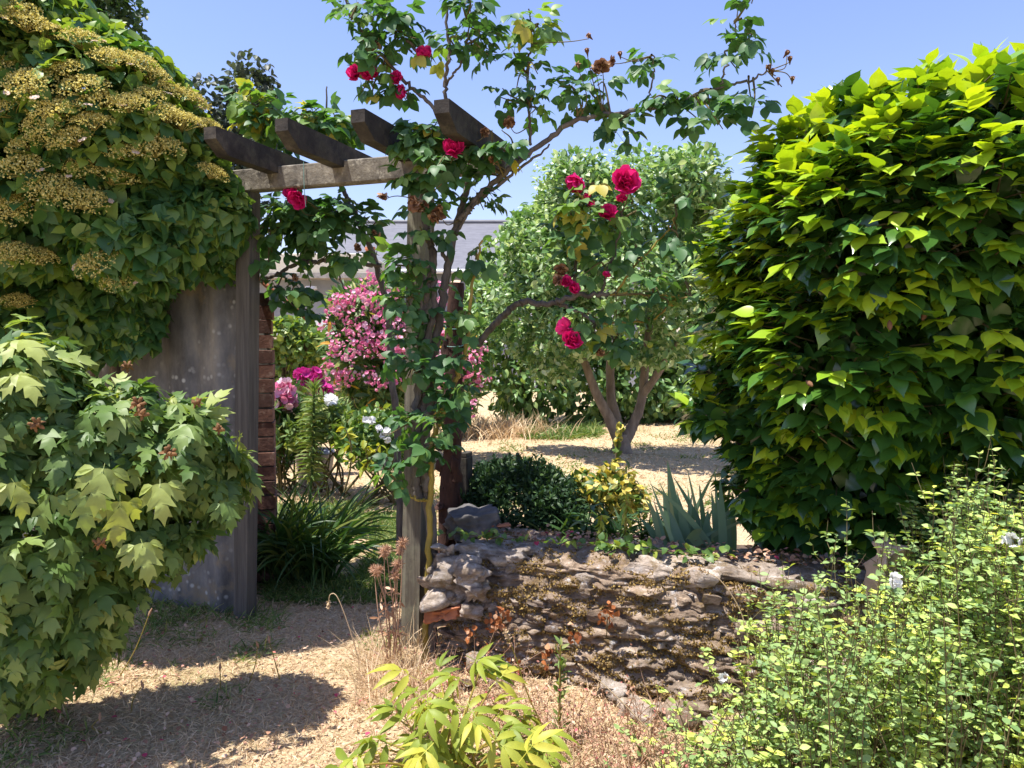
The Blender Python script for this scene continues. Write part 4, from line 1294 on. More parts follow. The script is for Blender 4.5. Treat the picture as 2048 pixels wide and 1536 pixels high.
# ------------------------------------------------------------------ climbing hydrangea
HYB = [B(60, 180, 3.8, 215, 190, .55), B(215, 255, 3.8, 170, 170, .55), B(315, 290, 3.8, 100, 105, .42), B(130, 400, 3.8, 190, 120, .5), B(400, 345, 3.85, 50, 50, .2), B(400, 430, 3.9, 95, 90, .26), B(-60, 330, 3.7, 220, 200, .5), B(285, 480, 3.8, 125, 105, .36), B(440, 480, 4.1, 60, 85, .14), B(-40, 80, 3.6, 190, 160, .55), B(110, 600, 4.1, 200, 140, .25), B(270, 560, 4.08, 75, 85, .14), B(255, 640, 4.06, 75, 75, .13), B(-80, 600, 3.95, 160, 180, .3), B(40, 520, 3.75, 120, 40, .35), B(220, 530, 3.8, 70, 30, .25)]
T_heart = simple([.06, .36, .42, .38, .28, .14, .01], .22, .3)
def hydrangea():
    b = P(180, 1200, 4.3); b[2] = 0
    t = thing('hydrangea', 'climbing hydrangea with tan lacecap flower heads covering the corrugated panel', 'shrub', b)
    g = Geo()
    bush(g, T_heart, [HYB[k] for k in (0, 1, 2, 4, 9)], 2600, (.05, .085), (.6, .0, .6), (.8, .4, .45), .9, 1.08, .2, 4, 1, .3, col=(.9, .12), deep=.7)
    bush(g, T_heart, HYB, 13500, (.06, .105), (.7, -.5, .5), (.7, .6, .4), .62, 1.05, .22, 4, 1, .3, deep=.55)
    bush(g, T_heart, [HYB[k] for k in (5, 7, 8, 10, 11, 12)], 4200, (.07, .11), (.7, -.5, .5), (.7, .6, .4), .5, 1.05, 0, 4, 1, .2, deep=.5)
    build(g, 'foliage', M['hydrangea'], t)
    g = Geo()
    for c, r in [HYB[k] for k in (0, 3, 6, 8)]:
        cx = min(c[0], -2.2); py_ = A0[1] - (cx - A0[0]) * .344 - .09
        tube(g, spline([(cx * .7 + b[0] * .3, py_, 0), (cx + .03, py_, .8), (cx, py_ - .02, 1.5), (c[0], (py_ + c[1]) / 2, max(c[2], 1.6) - .1), c + [0, .1, 0]], 6), [.028, .010], 6)
    build(g, 'stems', M['bark'], t)
    def head(seed):
        g = Geo(); n = 520
        r = np.sqrt(rnd(0, 1, n)) * (1 + .25 * np.sin(3 * rnd(0, 6.28, n))); th = rnd(0, 6.28, n)
        r = np.minimum(r, 1.1)
        p = np.stack([r * np.cos(th), r * np.sin(th), .32 * (1 - r * r) + R.normal(0, .05, n)], 1) * .105
        for e in range(2):
            scatter(g, simple([.3, .5, .25], .1, .1), p + R.normal(0, .002, p.shape), R.normal(0, 1, (n, 3)), R.normal(0, .7, (n, 3)) + Zv, rnd(.005, .009, n), rnd(0, 1, n))
        for k in range(22):
            q = p[k * 9]
            tube(g, [(0, 0, -.06), q * .6 + [0, 0, -.02], q], .0018, 4, .1, cap=False)
        m = g.mesh('flower_head'); m.materials.append(M['hyd_flower']); return m
    hs = [head(k) for k in range(5)]
    gb = Geo()
    scatter(gb, simple([.05, .4, .45, .2], .1, .2), [[0, 0, 0]] * 3, [[math.cos(e), math.sin(e), .1] for e in (-.8, 0, .8)], [[0, 0, 1]] * 3, .024, rnd(0, 1, 3))
    br = gb.mesh('bract'); br.materials.append(M['bract'])
    pts = [(55, 40), (20, 20), (160, 75), (225, 115), (95, 60), (130, 135), (60, 165), (165, 170), (205, 200), (110, 215), (305, 145), (330, 225), (372, 195), (255, 205), (405, 250), (425, 275), (185, 240), (60, 285), (312, 290), (365, 240), (150, 330), (425, 342), (45, 330), (105, 375), (165, 395), (225, 345), (20, 415), (75, 510), (240, 555), (35, 600), (190, 520), (20, 505), (15, 215), (285, 190), (140, 270), (15, 130), (270, 120), (250, 300), (330, 180), (90, 245)]
    for k, (px, py) in enumerate(pts):
        q, nn = surf(px, py, HYB, rnd(-.03, .05))
        d = nz(nn * .45 + Zv * 1.0 + N * .25 + R.normal(0, .15, 3))
        h = put('flower_head', hs[k % 5], t, q, sc=rnd(.7, 1.1), quat=Vector(d).to_track_quat('Z', 'Y'))
        if k % 2 == 0:
            for e in range(2):
                th = rnd(0, 6.28)
                bb = bpy.data.objects.new('bract', br); C.objects.link(bb); bb.parent = h
                bb.location = (math.cos(th) * .10, math.sin(th) * .10, 0); bb.rotation_euler = (0, 0, th)
hydrangea()

# ------------------------------------------------------------------ tree peony
def lobed(a=1.0):
    rows = [(.0, 0, 0), (.09, .08, .12), (.19, .24, .22), (.29, .42, .32), (.40, .66, .40), (.26, .60, .48), (.15, .53, .55), (.20, .70, .66), (.24, .88, .74), (.13, .84, .84), (.07, .94, .93), (.0, 1.10, 1.05)]
    return leaf_tpl([(w * a, te, tm) for w, te, tm in rows], .18, .38, .10)
def simple_leaflet(a=1.0):
    return leaf_tpl([(0, 0, 0), (.2 * a, .2, .2), (.27 * a, .45, .42), (.22 * a, .68, .66), (.10 * a, .88, .88), (0, 1.04, 1.02)], .25, .4, .08)
T_peony = combine([xf(lobed(1.0), .62, 0, (0, .38, 0), -.25), xf(lobed(.85), .50, .95, (0, .30, 0), -.3, .2), xf(lobed(.85), .50, -.95, (0, .30, 0), -.3, -.2),
                   xf(simple_leaflet(), .34, 1.5, (-.12, .30, -.02), -.3), xf(simple_leaflet(), .34, -1.5, (.12, .30, -.02), -.3), leaf_tpl([(.004, .2, .2), (.004, .3, .3), (.004, .4, .4)], 0, 0)])
PEB = [B(40, 840, 2.75, 150, 190, .35), B(220, 880, 2.85, 150, 130, .35), B(370, 900, 2.95, 110, 110, .28), B(60, 1100, 2.65, 170, 180, .35), B(250, 1030, 2.85, 140, 110, .3), B(440, 960, 3.05, 60, 80, .2), B(60, 1250, 2.7, 150, 110, .3), B(330, 1080, 2.9, 80, 60, .2), B(190, 1190, 2.8, 95, 90, .25), B(60, 1330, 2.8, 130, 60, .25), B(170, 1270, 2.85, 70, 50, .2), B(-60, 950, 2.6, 150, 260, .4)]
def peony():
    b = P(20, 1380, 2.95); b[2] = gz(b[0], b[1])
    t = thing('tree_peony', 'tree peony with broad lobed leaves and brown seed pods, front left', 'shrub', b)
    g = Geo()
    bush(g, T_peony, PEB, 1750, (.125, .205), (.75, -.35, .4), (1.0, .5, .3), .55, 1.0, 0, 4, 0, .35, deep=.45)
    # sunlight put into pale leaf colour: low front leaf and leaves at the top
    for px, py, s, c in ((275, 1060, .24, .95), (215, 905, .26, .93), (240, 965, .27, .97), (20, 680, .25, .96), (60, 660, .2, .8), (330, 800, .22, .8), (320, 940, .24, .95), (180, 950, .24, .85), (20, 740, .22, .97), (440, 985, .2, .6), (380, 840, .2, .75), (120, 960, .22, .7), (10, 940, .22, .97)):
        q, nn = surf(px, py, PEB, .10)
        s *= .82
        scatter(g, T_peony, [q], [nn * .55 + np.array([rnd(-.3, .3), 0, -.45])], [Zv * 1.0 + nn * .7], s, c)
    build(g, 'foliage', M['peony'], t)
    g = Geo()
    for k in range(16):
        c, r = PEB[k % len(PEB)]
        e = c + R.normal(0, .06, 3) + N * -.05
        tube(g, spline([b + [rnd(-.15, .15), rnd(-.1, .1), 0], b * .45 + e * .55 + R.normal(0, .06, 3), e], 6), [.013, .005], 6)
    build(g, 'stems', M['bark'], t)
    def pod():
        g = Geo()
        for k in range(5):
            th = k * 1.257
            d = np.array([math.cos(th) * .7, math.sin(th) * .7, .5])
            tube(g, spline([(0, 0, 0), d * .022, d * .04 + [0, 0, .008], d * .055 + [0, 0, -.004]], 3), [.004, .011, .009, .002], 7, rough=.15)
            scatter(g, T_leaf, [d * .01], [d + [0, 0, -.8]], [d], .04, .3)
        m = g.mesh('seed_pod'); m.materials.append(M['pod']); return m
    pm = [pod(), pod()]
    for k, (px, py) in enumerate(((75, 850), (275, 810), (280, 830), (255, 735), (395, 808), (435, 860), (335, 908), (200, 1090))):
        q, nn = surf(px, py, PEB, .12)
        put('seed_pod', pm[k % 2], t, q, tuple(R.uniform(-1, 1, 3)), rnd(.5, .75))
peony()

# ------------------------------------------------------------------ camellia
CAB = [B(1900, 390, 3.0, 260, 225, .55), B(1750, 450, 3.05, 225, 200, .5), B(1610, 470, 3.4, 165, 165, .42), B(1555, 620, 3.6, 140, 180, .40), B(1720, 700, 3.2, 230, 220, .45), B(1950, 650, 3.05, 230, 280, .45), B(1565, 800, 3.65, 130, 150, .36), B(1780, 900, 3.4, 240, 170, .40), B(1990, 890, 3.3, 190, 200, .40), B(2100, 420, 3.0, 220, 300, .5), B(1560, 950, 3.72, 105, 105, .3), B(1490, 540, 3.7, 80, 120, .25), B(1440, 740, 3.7, 45, 35, .18), B(1425, 825, 3.7, 45, 32, .18), B(1590, 335, 3.4, 80, 75, .3), B(1690, 272, 3.2, 75, 60, .3), B(1640, 1020, 3.65, 150, 75, .26), B(1820, 1040, 3.42, 170, 80, .28), B(2010, 1040, 3.3, 170, 90, .28)]
T_cam = simple([.02, .14, .24, .285, .28, .23, .14, .05, .004], .14, .24)
def camellia():
    b = P(1800, 1100, 3.5); b[2] = gz(b[0], b[1])
    t = thing('camellia', 'large glossy leaved camellia bush filling the right side', 'shrub', b)
    g = Geo()
    p, nn = blob_points(CAB, 2400, .76, 1.0, .22, 3.0, 5, .3, .64)
    gt = Geo()
    for k in range(len(p)):
        nh = nn[k] * np.array([1, 1, .35])
        d = nz(nh * .9 + Zv * .25 + R.normal(0, .2, 3))
        L = rnd(.06, .14); m = R.integers(4, 7)
        a = p[k] - d * L * .6
        x = nz(np.cross(d, Zv)); y = np.cross(x, d)
        f = np.linspace(.2, 1, m); th = np.arange(m) * 2.4 + rnd(0, 6)
        rad = np.cos(th)[:, None] * x + np.sin(th)[:, None] * y * .35
        ax = rad * .75 + d * .55 + nn[k] * .35 - Zv * .20 + R.normal(0, .14, (m, 3))
        nr = Zv * .85 + nn[k] * .38 + R.normal(0, .16, (m, 3))
        lit_young = rnd(0, 1) < .16 + .6 * max(0, nn[k][2]) + .3 * max(0, -nn[k][0]) * (p[k][2] > 1.2)  # new growth plus sunlight put into colour: brighter on upward and left-facing shoots
        tone = rnd(.62, .95) if lit_young else rnd(.05, .45)
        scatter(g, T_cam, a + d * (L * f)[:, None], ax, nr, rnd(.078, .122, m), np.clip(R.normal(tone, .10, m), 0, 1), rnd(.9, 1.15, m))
        if k % 2 == 0: tube(gt, [a - d * .08, a + d * L], [.004, .002], 4, cap=False)
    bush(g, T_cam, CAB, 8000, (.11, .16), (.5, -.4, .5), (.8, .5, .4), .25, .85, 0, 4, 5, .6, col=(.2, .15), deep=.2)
    build(gt, 'branchwork', M['twig'], t)
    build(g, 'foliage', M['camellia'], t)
    g = Geo()
    for c, r in CAB:
        tube(g, spline([b + [rnd(-.1, .1), rnd(-.1, .1), 0], (b + c) / 2 + [0, .1, -.05], c], 6), [.035, .012], 7)
        for e in range(5):
            d = nz(R.normal(0, 1, 3) + N * .6)
            tube(g, [c, c + d * r * .5, c + d * r * .95], [.009, .003], 5)
    build(g, 'branches', M['bark'], t)
    g = Geo()
    bud = Geo()
    tube(bud, [(0, 0, 0), (0, 0, .012), (0, 0, .028), (0, 0, .04)], [.004, .010, .008, .001], 7)
    bm = bud.mesh('bud'); bm.materials.append(M['rose_dead'])
    for px, py in ((1625, 772), (1780, 660), (1480, 740), (1530, 680), (1845, 640)):
        put('bud', bm, t, surf(px, py, CAB, .02)[0], tuple(R.uniform(-1, 1, 3)), 1.0)
camellia()

# ------------------------------------------------------------------ climbing roses
def leaflet():
    return leaf_tpl([(.02, 0, 0), (.24, .16, .14), (.36, .38, .36), (.35, .58, .56), (.22, .80, .79), (.06, .96, .96), (0, 1.04, 1.03)], .24, .28, .06)
T_rose5 = combine([xf(leaflet(), .44, 0, (0, .62, 0), -.2), xf(leaflet(), .38, 1.05, (0, .56, 0), -.2, .2), xf(leaflet(), .38, -1.05, (0, .56, 0), -.2, -.2),
                   xf(leaflet(), .30, 1.15, (0, .30, 0), -.2, .2), xf(leaflet(), .30, -1.15, (0, .30, 0), -.2, -.2), leaf_tpl([(.008, 0, 0), (.006, .35, .35), (.006, .62, .62)], 0, 0)])
T_rose3 = combine([xf(leaflet(), .52, 0, (0, .5, 0), -.25), xf(leaflet(), .44, 1.1, (0, .44, 0), -.2, .2), xf(leaflet(), .44, -1.1, (0, .44, 0), -.2, -.2), leaf_tpl([(.008, 0, 0), (.006, .25, .25), (.006, .5, .5)], 0, 0)])

def bloom(mat, wilt=0.0, name='flower', r=.045):
    g = Geo()
    pt = simple([.12, .42, .55, .5, .22], -.35, -.55)
    for ring, (n, tilt, s) in enumerate(((5, .25, .55), (6, .6, .8), (7, 1.0, 1.0), (7, 1.35, 1.05))):
        th = np.arange(n) / n * 6.283 + ring * .5 + R.normal(0, .12, n)
        tl = tilt + wilt * .9 + R.normal(0, .12, n)
        A = np.stack([np.cos(th) * np.sin(tl), np.sin(th) * np.sin(tl), np.cos(tl)], 1)
        Z = np.stack([-np.cos(th) * np.cos(tl), -np.sin(th) * np.cos(tl), np.sin(tl)], 1)
        scatter(g, pt, np.zeros((n, 3)), A, Z + R.normal(0, .15 + wilt * .5, (n, 3)), r * s, rnd(0, 1, n))
    tube(g, [(0, 0, -.02), (0, 0, -.004), (0, 0, .004)], [.003, .008, .005], 7, 0)
    m = g.mesh(name); m.materials.append(mat); return m
FL = [bloom(M['rose_red']) for k in range(3)]
DD = [bloom(M['rose_dead'], .9, 'dead_flower', .04) for k in range(2)]
def hip():
    g = Geo()
    tube(g, [(0, 0, -.03), (0, 0, -.012), (0, 0, 0), (0, 0, .012), (0, 0, .016)], [.002, .006, .013, .011, .004], 8, .1)
    th = np.arange(5) * 1.257
    scatter(g, T_lance, np.repeat([[0, 0, .012]], 5, 0), np.stack([np.cos(th), np.sin(th), .1 + th * 0], 1), [[0, 0, 1]] * 5, .026, .8)
    m = g.mesh('rose_hip'); m.materials.append(M['rose_dead']); return m
HIP = hip()

def rose(name_label, base, stems, zones, flowers, deads, hips, Ldef, green=()):
    t = thing('climbing_rose', name_label, 'rose', base)
    allp = []
    for pts, r, D in stems:
        q = spline([P(x, y, d) for (x, y), d in zip(pts, np.linspace(D[0], D[1], len(pts)))], 9)
        q = q + R.normal(0, .004, q.shape)
        if pts[0][1] > 1180: q[0][2] = 0
        g = Geo()
        tube(g, q, r, 8, rough=.12)
        # thorns
        for k in range(4, len(q) - 1, 4):
            d = nz(R.normal(0, 1, 3)); rr = r[0] * .5
            tube(g, [q[k], q[k] + d * (rr + .012)], [.003, .0004], 4)
        build(g, 'cane', M['cane_green'] if (pts[0] in green) else M['cane_grey'], t)
        allp.append(q)
    allp = np.concatenate(allp)
    gl, gt = Geo(), Geo()
    for z in zones:
        cx, cy, rx, ry, n = z[:5]
        D = z[5] if len(z) > 5 else 3.55
        cm, L = (z[6] if len(z) > 6 else .5), Ldef
        ctr = P(cx, cy, D)
        k = np.argmin(np.linalg.norm(allp - ctr, axis=1))
        a = allp[k]
        s = D / FPX
        for e in range(max(2, int(n * .55))):
            tip = ctr + np.array([R.normal(0, rx * .45) * s, R.normal(0, .07), R.normal(0, ry * .45) * s])
            tw = spline([a + R.normal(0, .01, 3), a * .45 + tip * .55 + R.normal(0, .025, 3) + Zv * .03, tip], 6)
            tube(gt, tw, [.0055, .0022], 5, cap=False)
            for m in range(5):
                f = rnd(.4, 1.0)
                q = tw[int(f * (len(tw) - 1))]
                d = nz(np.array([R.normal(0, .8), R.normal(0, .6) - .25, R.normal(-.05, .45)]))
                nr = Zv * .9 + R.normal(0, .35, 3) + N * .25
                scatter(gl, T_rose5 if rnd(0, 1) < .55 else T_rose3, [q], [d + [0, 0, -.15]], [nr], L * rnd(.75, 1.15), np.clip(R.normal(cm, .22), 0, 1))
    for f in flowers + deads + hips:
        e = P(*f[:3]); a = allp[np.argmin(np.linalg.norm(allp - e, axis=1))]
        tube(gt, spline([a, a * .4 + e * .6 + R.normal(0, .02, 3) - Zv * .02, e - Zv * .012], 5), [.003, .0016], 5, cap=False)
    build(gl, 'foliage', M['rose'], t)
    build(gt, 'branchwork', M['twig'], t)
    for lst, ms, nm in ((flowers, FL, 'flower'), (deads, DD, 'dead_flower'), (hips, [HIP], 'rose_hip')):
        for k, f in enumerate(lst):
            px, py, D = f[:3]; sc = f[3] if len(f) > 3 else 1.0
            d = nz(N * rnd(.3, 1.0) + Zv * rnd(.2, .9) + R.normal(0, .35, 3)) if nm != 'dead_flower' else nz(N * .5 + Zv * rnd(-.8, .2) + R.normal(0, .4, 3))
            put(nm, ms[k % len(ms)], t, P(px, py, D), sc=sc * rnd(.9, 1.1) * (.62 if nm == 'dead_flower' else .78), quat=Vector(d).to_track_quat('Z', 'Y'))
    return t

foot = A0 + U * 1.04 + N * .09 + U * .05
stemsR = [
    ([(862, 1300), (866, 1180), (862, 1050), (850, 950), (845, 830), (855, 760), (872, 680), (890, 570), (912, 460), (930, 390), (940, 345)], [.028, .025, .023, .021, .018, .014], (3.52, 3.60)),
    ([(852, 1270), (858, 1100), (862, 960), (866, 880), (890, 820), (918, 745), (935, 670), (945, 560), (965, 480)], [.016, .014, .013, .009, .005], (3.50, 3.5)),
    ([(838, 1000), (833, 930), (848, 860), (862, 800), (850, 730), (838, 660), (852, 590), (866, 520), (852, 450), (845, 380)], [.024, .022, .020, .017, .014], (3.53, 3.56)),
    ([(856, 980), (842, 900), (832, 820), (846, 740), (862, 650), (868, 560), (860, 480)], [.019, .018, .015, .012], (3.50, 3.55)),
    ([(845, 830), (832, 760), (838, 700), (842, 600), (838, 540)], [.013, .010, .006], (3.56, 3.50)),
    ([(918, 440), (960, 392), (1010, 345), (1080, 292), (1150, 242), (1250, 225), (1350, 205), (1420, 180), (1500, 160), (1535, 142)], [.015, .013, .012, .010, .007, .003], (3.55, 3.3)),
    ([(925, 430), (985, 380), (1050, 330), (1100, 290)], [.010, .008, .004], (3.55, 3.45)),
    ([(900, 330), (893, 280), (893, 220), (890, 165), (897, 110), (893, 40), (890, -40)], [.010, .009, .008, .005], (3.5, 3.45)),
    ([(890, 172), (915, 135), (935, 80), (945, 10)], [.006, .005, .003], (3.5, 3.45)),
    ([(884, 232), (850, 200), (800, 152), (750, 95), (715, 50), (690, -10)], [.009, .008, .005], (3.48, 3.4)),
    ([(838, 107), (805, 70), (775, 35), (750, -20)], [.007, .006, .004], (3.42, 3.4)),
    ([(1060, 290), (1058, 220), (1055, 150), (1062, 80), (1060, 20)], [.007, .006, .003], (3.5, 3.45)),
    ([(893, 520), (880, 490), (865, 470)], [.010, .007], (3.58, 3.55)),
    ([(905, 480), (935, 430), (955, 400)], [.008, .004], (3.58, 3.5)),
    ([(955, 690), (990, 650), (1020, 618), (1050, 605), (1100, 608), (1150, 592), (1220, 588)], [.017, .017, .015, .013, .010], (3.85, 3.45)),
    ([(1110, 605), (1160, 625), (1200, 655), (1230, 680)], [.010, .008, .004], (3.6, 3.45)),
    ([(1220, 588), (1290, 590), (1380, 596)], [.006, .003], (3.45, 3.35)),
    ([(1230, 590), (1270, 530), (1320, 480), (1350, 435)], [.006, .005, .003], (3.45, 3.35)),
    ([(1150, 592), (1150, 520), (1155, 470), (1165, 410)], [.009, .007, .004], (3.5, 3.4)),
    ([(1200, 588), (1230, 500), (1245, 420)], [.007, .004], (3.48, 3.4)),
    ([(1195, 645), (1250, 645), (1300, 640), (1340, 610), (1360, 590)], [.006, .005, .003], (3.48, 3.38)),
    ([(1440, 170), (1455, 120), (1470, 70), (1475, 10)], [.005, .004, .002], (3.33, 3.3)),
    ([(1290, 215), (1305, 160), (1310, 110)], [.005, .003], (3.4, 3.36)),
    ([(860, 1000), (838, 1000), (812, 985), (798, 965)], [.007, .006, .003], (3.5, 3.45)),
]
zonesR = [(715, 35, 50, 50, 8, 3.42), (785, 55, 50, 50, 8, 3.42, .35), (730, 95, 40, 40, 5, 3.45), (735, 185, 45, 40, 7, 3.5, .6), (810, 190, 45, 40, 5, 3.5), (830, 40, 40, 40, 4, 3.42, .4), (850, 95, 35, 35, 3, 3.45),
          (950, 40, 60, 55, 10, 3.45, .35), (985, 100, 45, 50, 6, 3.45, .35), (1060, 60, 50, 50, 8, 3.45, .75), (920, 110, 35, 50, 4, 3.45), (1050, 150, 45, 50, 6, 3.48), (1075, 215, 40, 40, 5, 3.5, .4), (1000, 190, 25, 30, 2, 3.5, .3),
          (1150, 195, 45, 40, 6, 3.42, .5), (1215, 190, 45, 45, 6, 3.4, .4), (1260, 240, 45, 45, 5, 3.38, .35), (1300, 110, 35, 40, 4, 3.36), (1340, 250, 45, 45, 5, 3.36, .4), (1325, 185, 35, 30, 3, 3.38, .5), (1420, 200, 45, 45, 6, 3.33, .45), (1465, 100, 32, 55, 7, 3.3, .5), (1475, 40, 25, 25, 3, 3.3, .4), (1525, 205, 30, 30, 3, 3.3, .25), (1430, 255, 25, 20, 2, 3.3, .25),
          (880, 265, 60, 35, 10, 3.40, .6), (820, 285, 55, 40, 11, 3.42, .35), (900, 340, 65, 50, 11, 3.40, .45), (850, 370, 45, 40, 8, 3.42, .35), (960, 300, 45, 40, 6, 3.40, .4), (850, 420, 35, 30, 4, 3.44, .35), (1010, 290, 40, 30, 3, 3.45, .4), (1000, 430, 45, 50, 5, 3.5, .3), (965, 520, 45, 50, 4, 3.5, .5), (850, 560, 65, 50, 6, 3.45, .5), (785, 540, 35, 35, 4, 3.5, .7), (800, 600, 40, 40, 3, 3.45, .4),
          (1160, 430, 55, 45, 8, 3.4, .8), (1245, 440, 55, 45, 6, 3.4, .6), (1150, 510, 50, 45, 5, 3.42, .45), (1200, 540, 50, 40, 5, 3.42, .45), (1290, 540, 50, 40, 4, 3.4, .4), (1350, 480, 35, 40, 3, 3.36, .4), (1380, 590, 30, 30, 2, 3.35, .7), (1165, 655, 45, 35, 4, 3.45, .55), (1220, 690, 35, 25, 2, 3.45, .5), (1375, 390, 35, 30, 3, 3.36, .4),
          (815, 680, 45, 45, 6, 3.46, .45), (935, 660, 35, 45, 5, 3.45, .6), (925, 790, 45, 45, 6, 3.46, .5), (800, 760, 35, 40, 4, 3.46, .5), (860, 900, 40, 40, 5, 3.44, .45), (880, 850, 45, 35, 6, 3.44, .5), (850, 480, 40, 50, 5, 3.46, .4), (845, 640, 35, 50, 4, 3.45, .45), (845, 760, 35, 40, 3, 3.45, .5), (1190, 480, 60, 60, 7, 3.4, .75), (1230, 620, 60, 50, 5, 3.4, .5), (1120, 450, 40, 50, 4, 3.42, .5), (1310, 600, 45, 40, 4, 3.38, .5), (790, 850, 40, 35, 3, 3.45, .5), (840, 930, 45, 40, 5, 3.44, .4), (915, 730, 30, 30, 2, 3.46, .5), (780, 930, 25, 20, 1, 3.46, .4)]
flowersR = [(712, 150, 3.4, 1.0), (742, 153, 3.4, 1.1), (730, 145, 3.42, .9), (795, 160, 3.42, .9), (808, 184, 3.42, 1.0), (849, 112, 3.4, 1.1), (908, 302, 3.36, 1.45), (1158, 362, 3.34, 1.5), (1250, 366, 3.32, 1.6), (1258, 380, 3.32, 1.2), (1176, 398, 3.36, .7), (1183, 412, 3.36, .6), (1215, 431, 3.34, 1.2), (1244, 401, 3.34, .8), (1133, 565, 3.38, .9), (1146, 578, 3.38, .8), (1134, 656, 3.38, 1.1), (1143, 682, 3.38, 1.3), (1212, 552, 3.4, .6)]
deadsR = [(828, 408, 3.38, 1.3), (845, 412, 3.4, 1.0), (880, 425, 3.4, 1.2), (868, 436, 3.4, 1.0), (1205, 132, 3.34, 1.2), (1192, 140, 3.34, 1.0), (1225, 122, 3.34, .8), (1018, 245, 3.42, 1.0), (970, 265, 3.4, .8), (985, 320, 3.4, .7), (748, 90, 3.4, 1.2), (765, 394, 3.5, 1.0), (1122, 540, 3.38, 1.2), (1115, 560, 3.38, 1.0), (1200, 705, 3.4, .8)]
hipsR = [(1178, 72, 3.34), (1174, 102, 3.34), (1156, 130, 3.34), (1240, 108, 3.34), (1574, 106, 3.28), (1580, 118, 3.28), (1538, 135, 3.28), (1545, 142, 3.28), (1556, 160, 3.28), (1585, 158, 3.28), (893, 15, 3.42)]
rose('tall climbing rose with crimson blooms trained up the central post', foot, stemsR, zonesR, flowersR, deadsR, hipsR, .142, green=((852, 1270), (1230, 590), (1220, 588), (1195, 645), (860, 1000)))
stemsL = [
    ([(782, 690), (778, 640), (770, 590), (745, 510), (722, 455), (700, 408), (680, 370), (660, 330), (650, 280), (655, 170)], [.020, .019, .017, .014, .010, .004], (4.35, 4.25)),
    ([(765, 532), (720, 528), (680, 522), (640, 522), (600, 525), (560, 545), (525, 560)], [.013, .013, .012, .010], (4.3, 4.25)),
    ([(655, 515), (640, 480), (650, 430)], [.008, .004], (4.28, 4.2)),
    ([(660, 510), (675, 545), (690, 580)], [.007, .004], (4.28, 4.22)),
    ([(545, 560), (570, 590), (590, 615)], [.008, .004], (4.25, 4.2)),
    ([(700, 408), (640, 400), (580, 420), (540, 450)], [.009, .005], (4.3, 4.2)),
    ([(660, 330), (600, 300), (540, 250), (510, 210)], [.008, .003], (4.25, 4.3)),
]
zonesL = [(z[0], z[1], z[2] * 1.1, z[3] * 1.1, int(z[4] * 1.7)) + z[5:] for z in [(640, 235, 50, 40, 8, 4.25, .75), (590, 230, 40, 35, 5, 4.25, .65), (515, 215, 40, 45, 8, 4.3, .85), (540, 270, 35, 35, 5, 4.3, .6), (690, 240, 45, 40, 6, 4.2, .6), (560, 420, 50, 45, 10, 4.15, .5), (620, 440, 50, 45, 9, 4.15, .3), (680, 440, 40, 40, 6, 4.15, .3), (550, 490, 40, 40, 6, 4.2, .5), (630, 500, 45, 40, 6, 4.2, .45), (590, 580, 30, 35, 4, 4.2, .35), (740, 450, 30, 35, 4, 4.2, .3), (700, 500, 30, 30, 3, 4.2, .6), (560, 560, 25, 30, 3, 4.2, .3), (620, 600, 20, 25, 2, 4.2, .3), (660, 270, 40, 30, 5, 4.2, .8)]]
bl = P(782, 900, 4.4); bl[2] = gz(bl[0], bl[1])
stemsL[0] = ([(800, 1110), (795, 900)] + stemsL[0][0], [.022] + stemsL[0][1], (4.45, 4.25))
rose('second climbing rose with dense dark leaves hanging behind the beam', bl, stemsL, zonesL, [(597, 396, 3.95, 1.5), (585, 388, 3.95, 1.1)], [(750, 470, 4.15, 1.0), (715, 495, 4.15, .8), (590, 555, 4.15, .8)], [], .17)

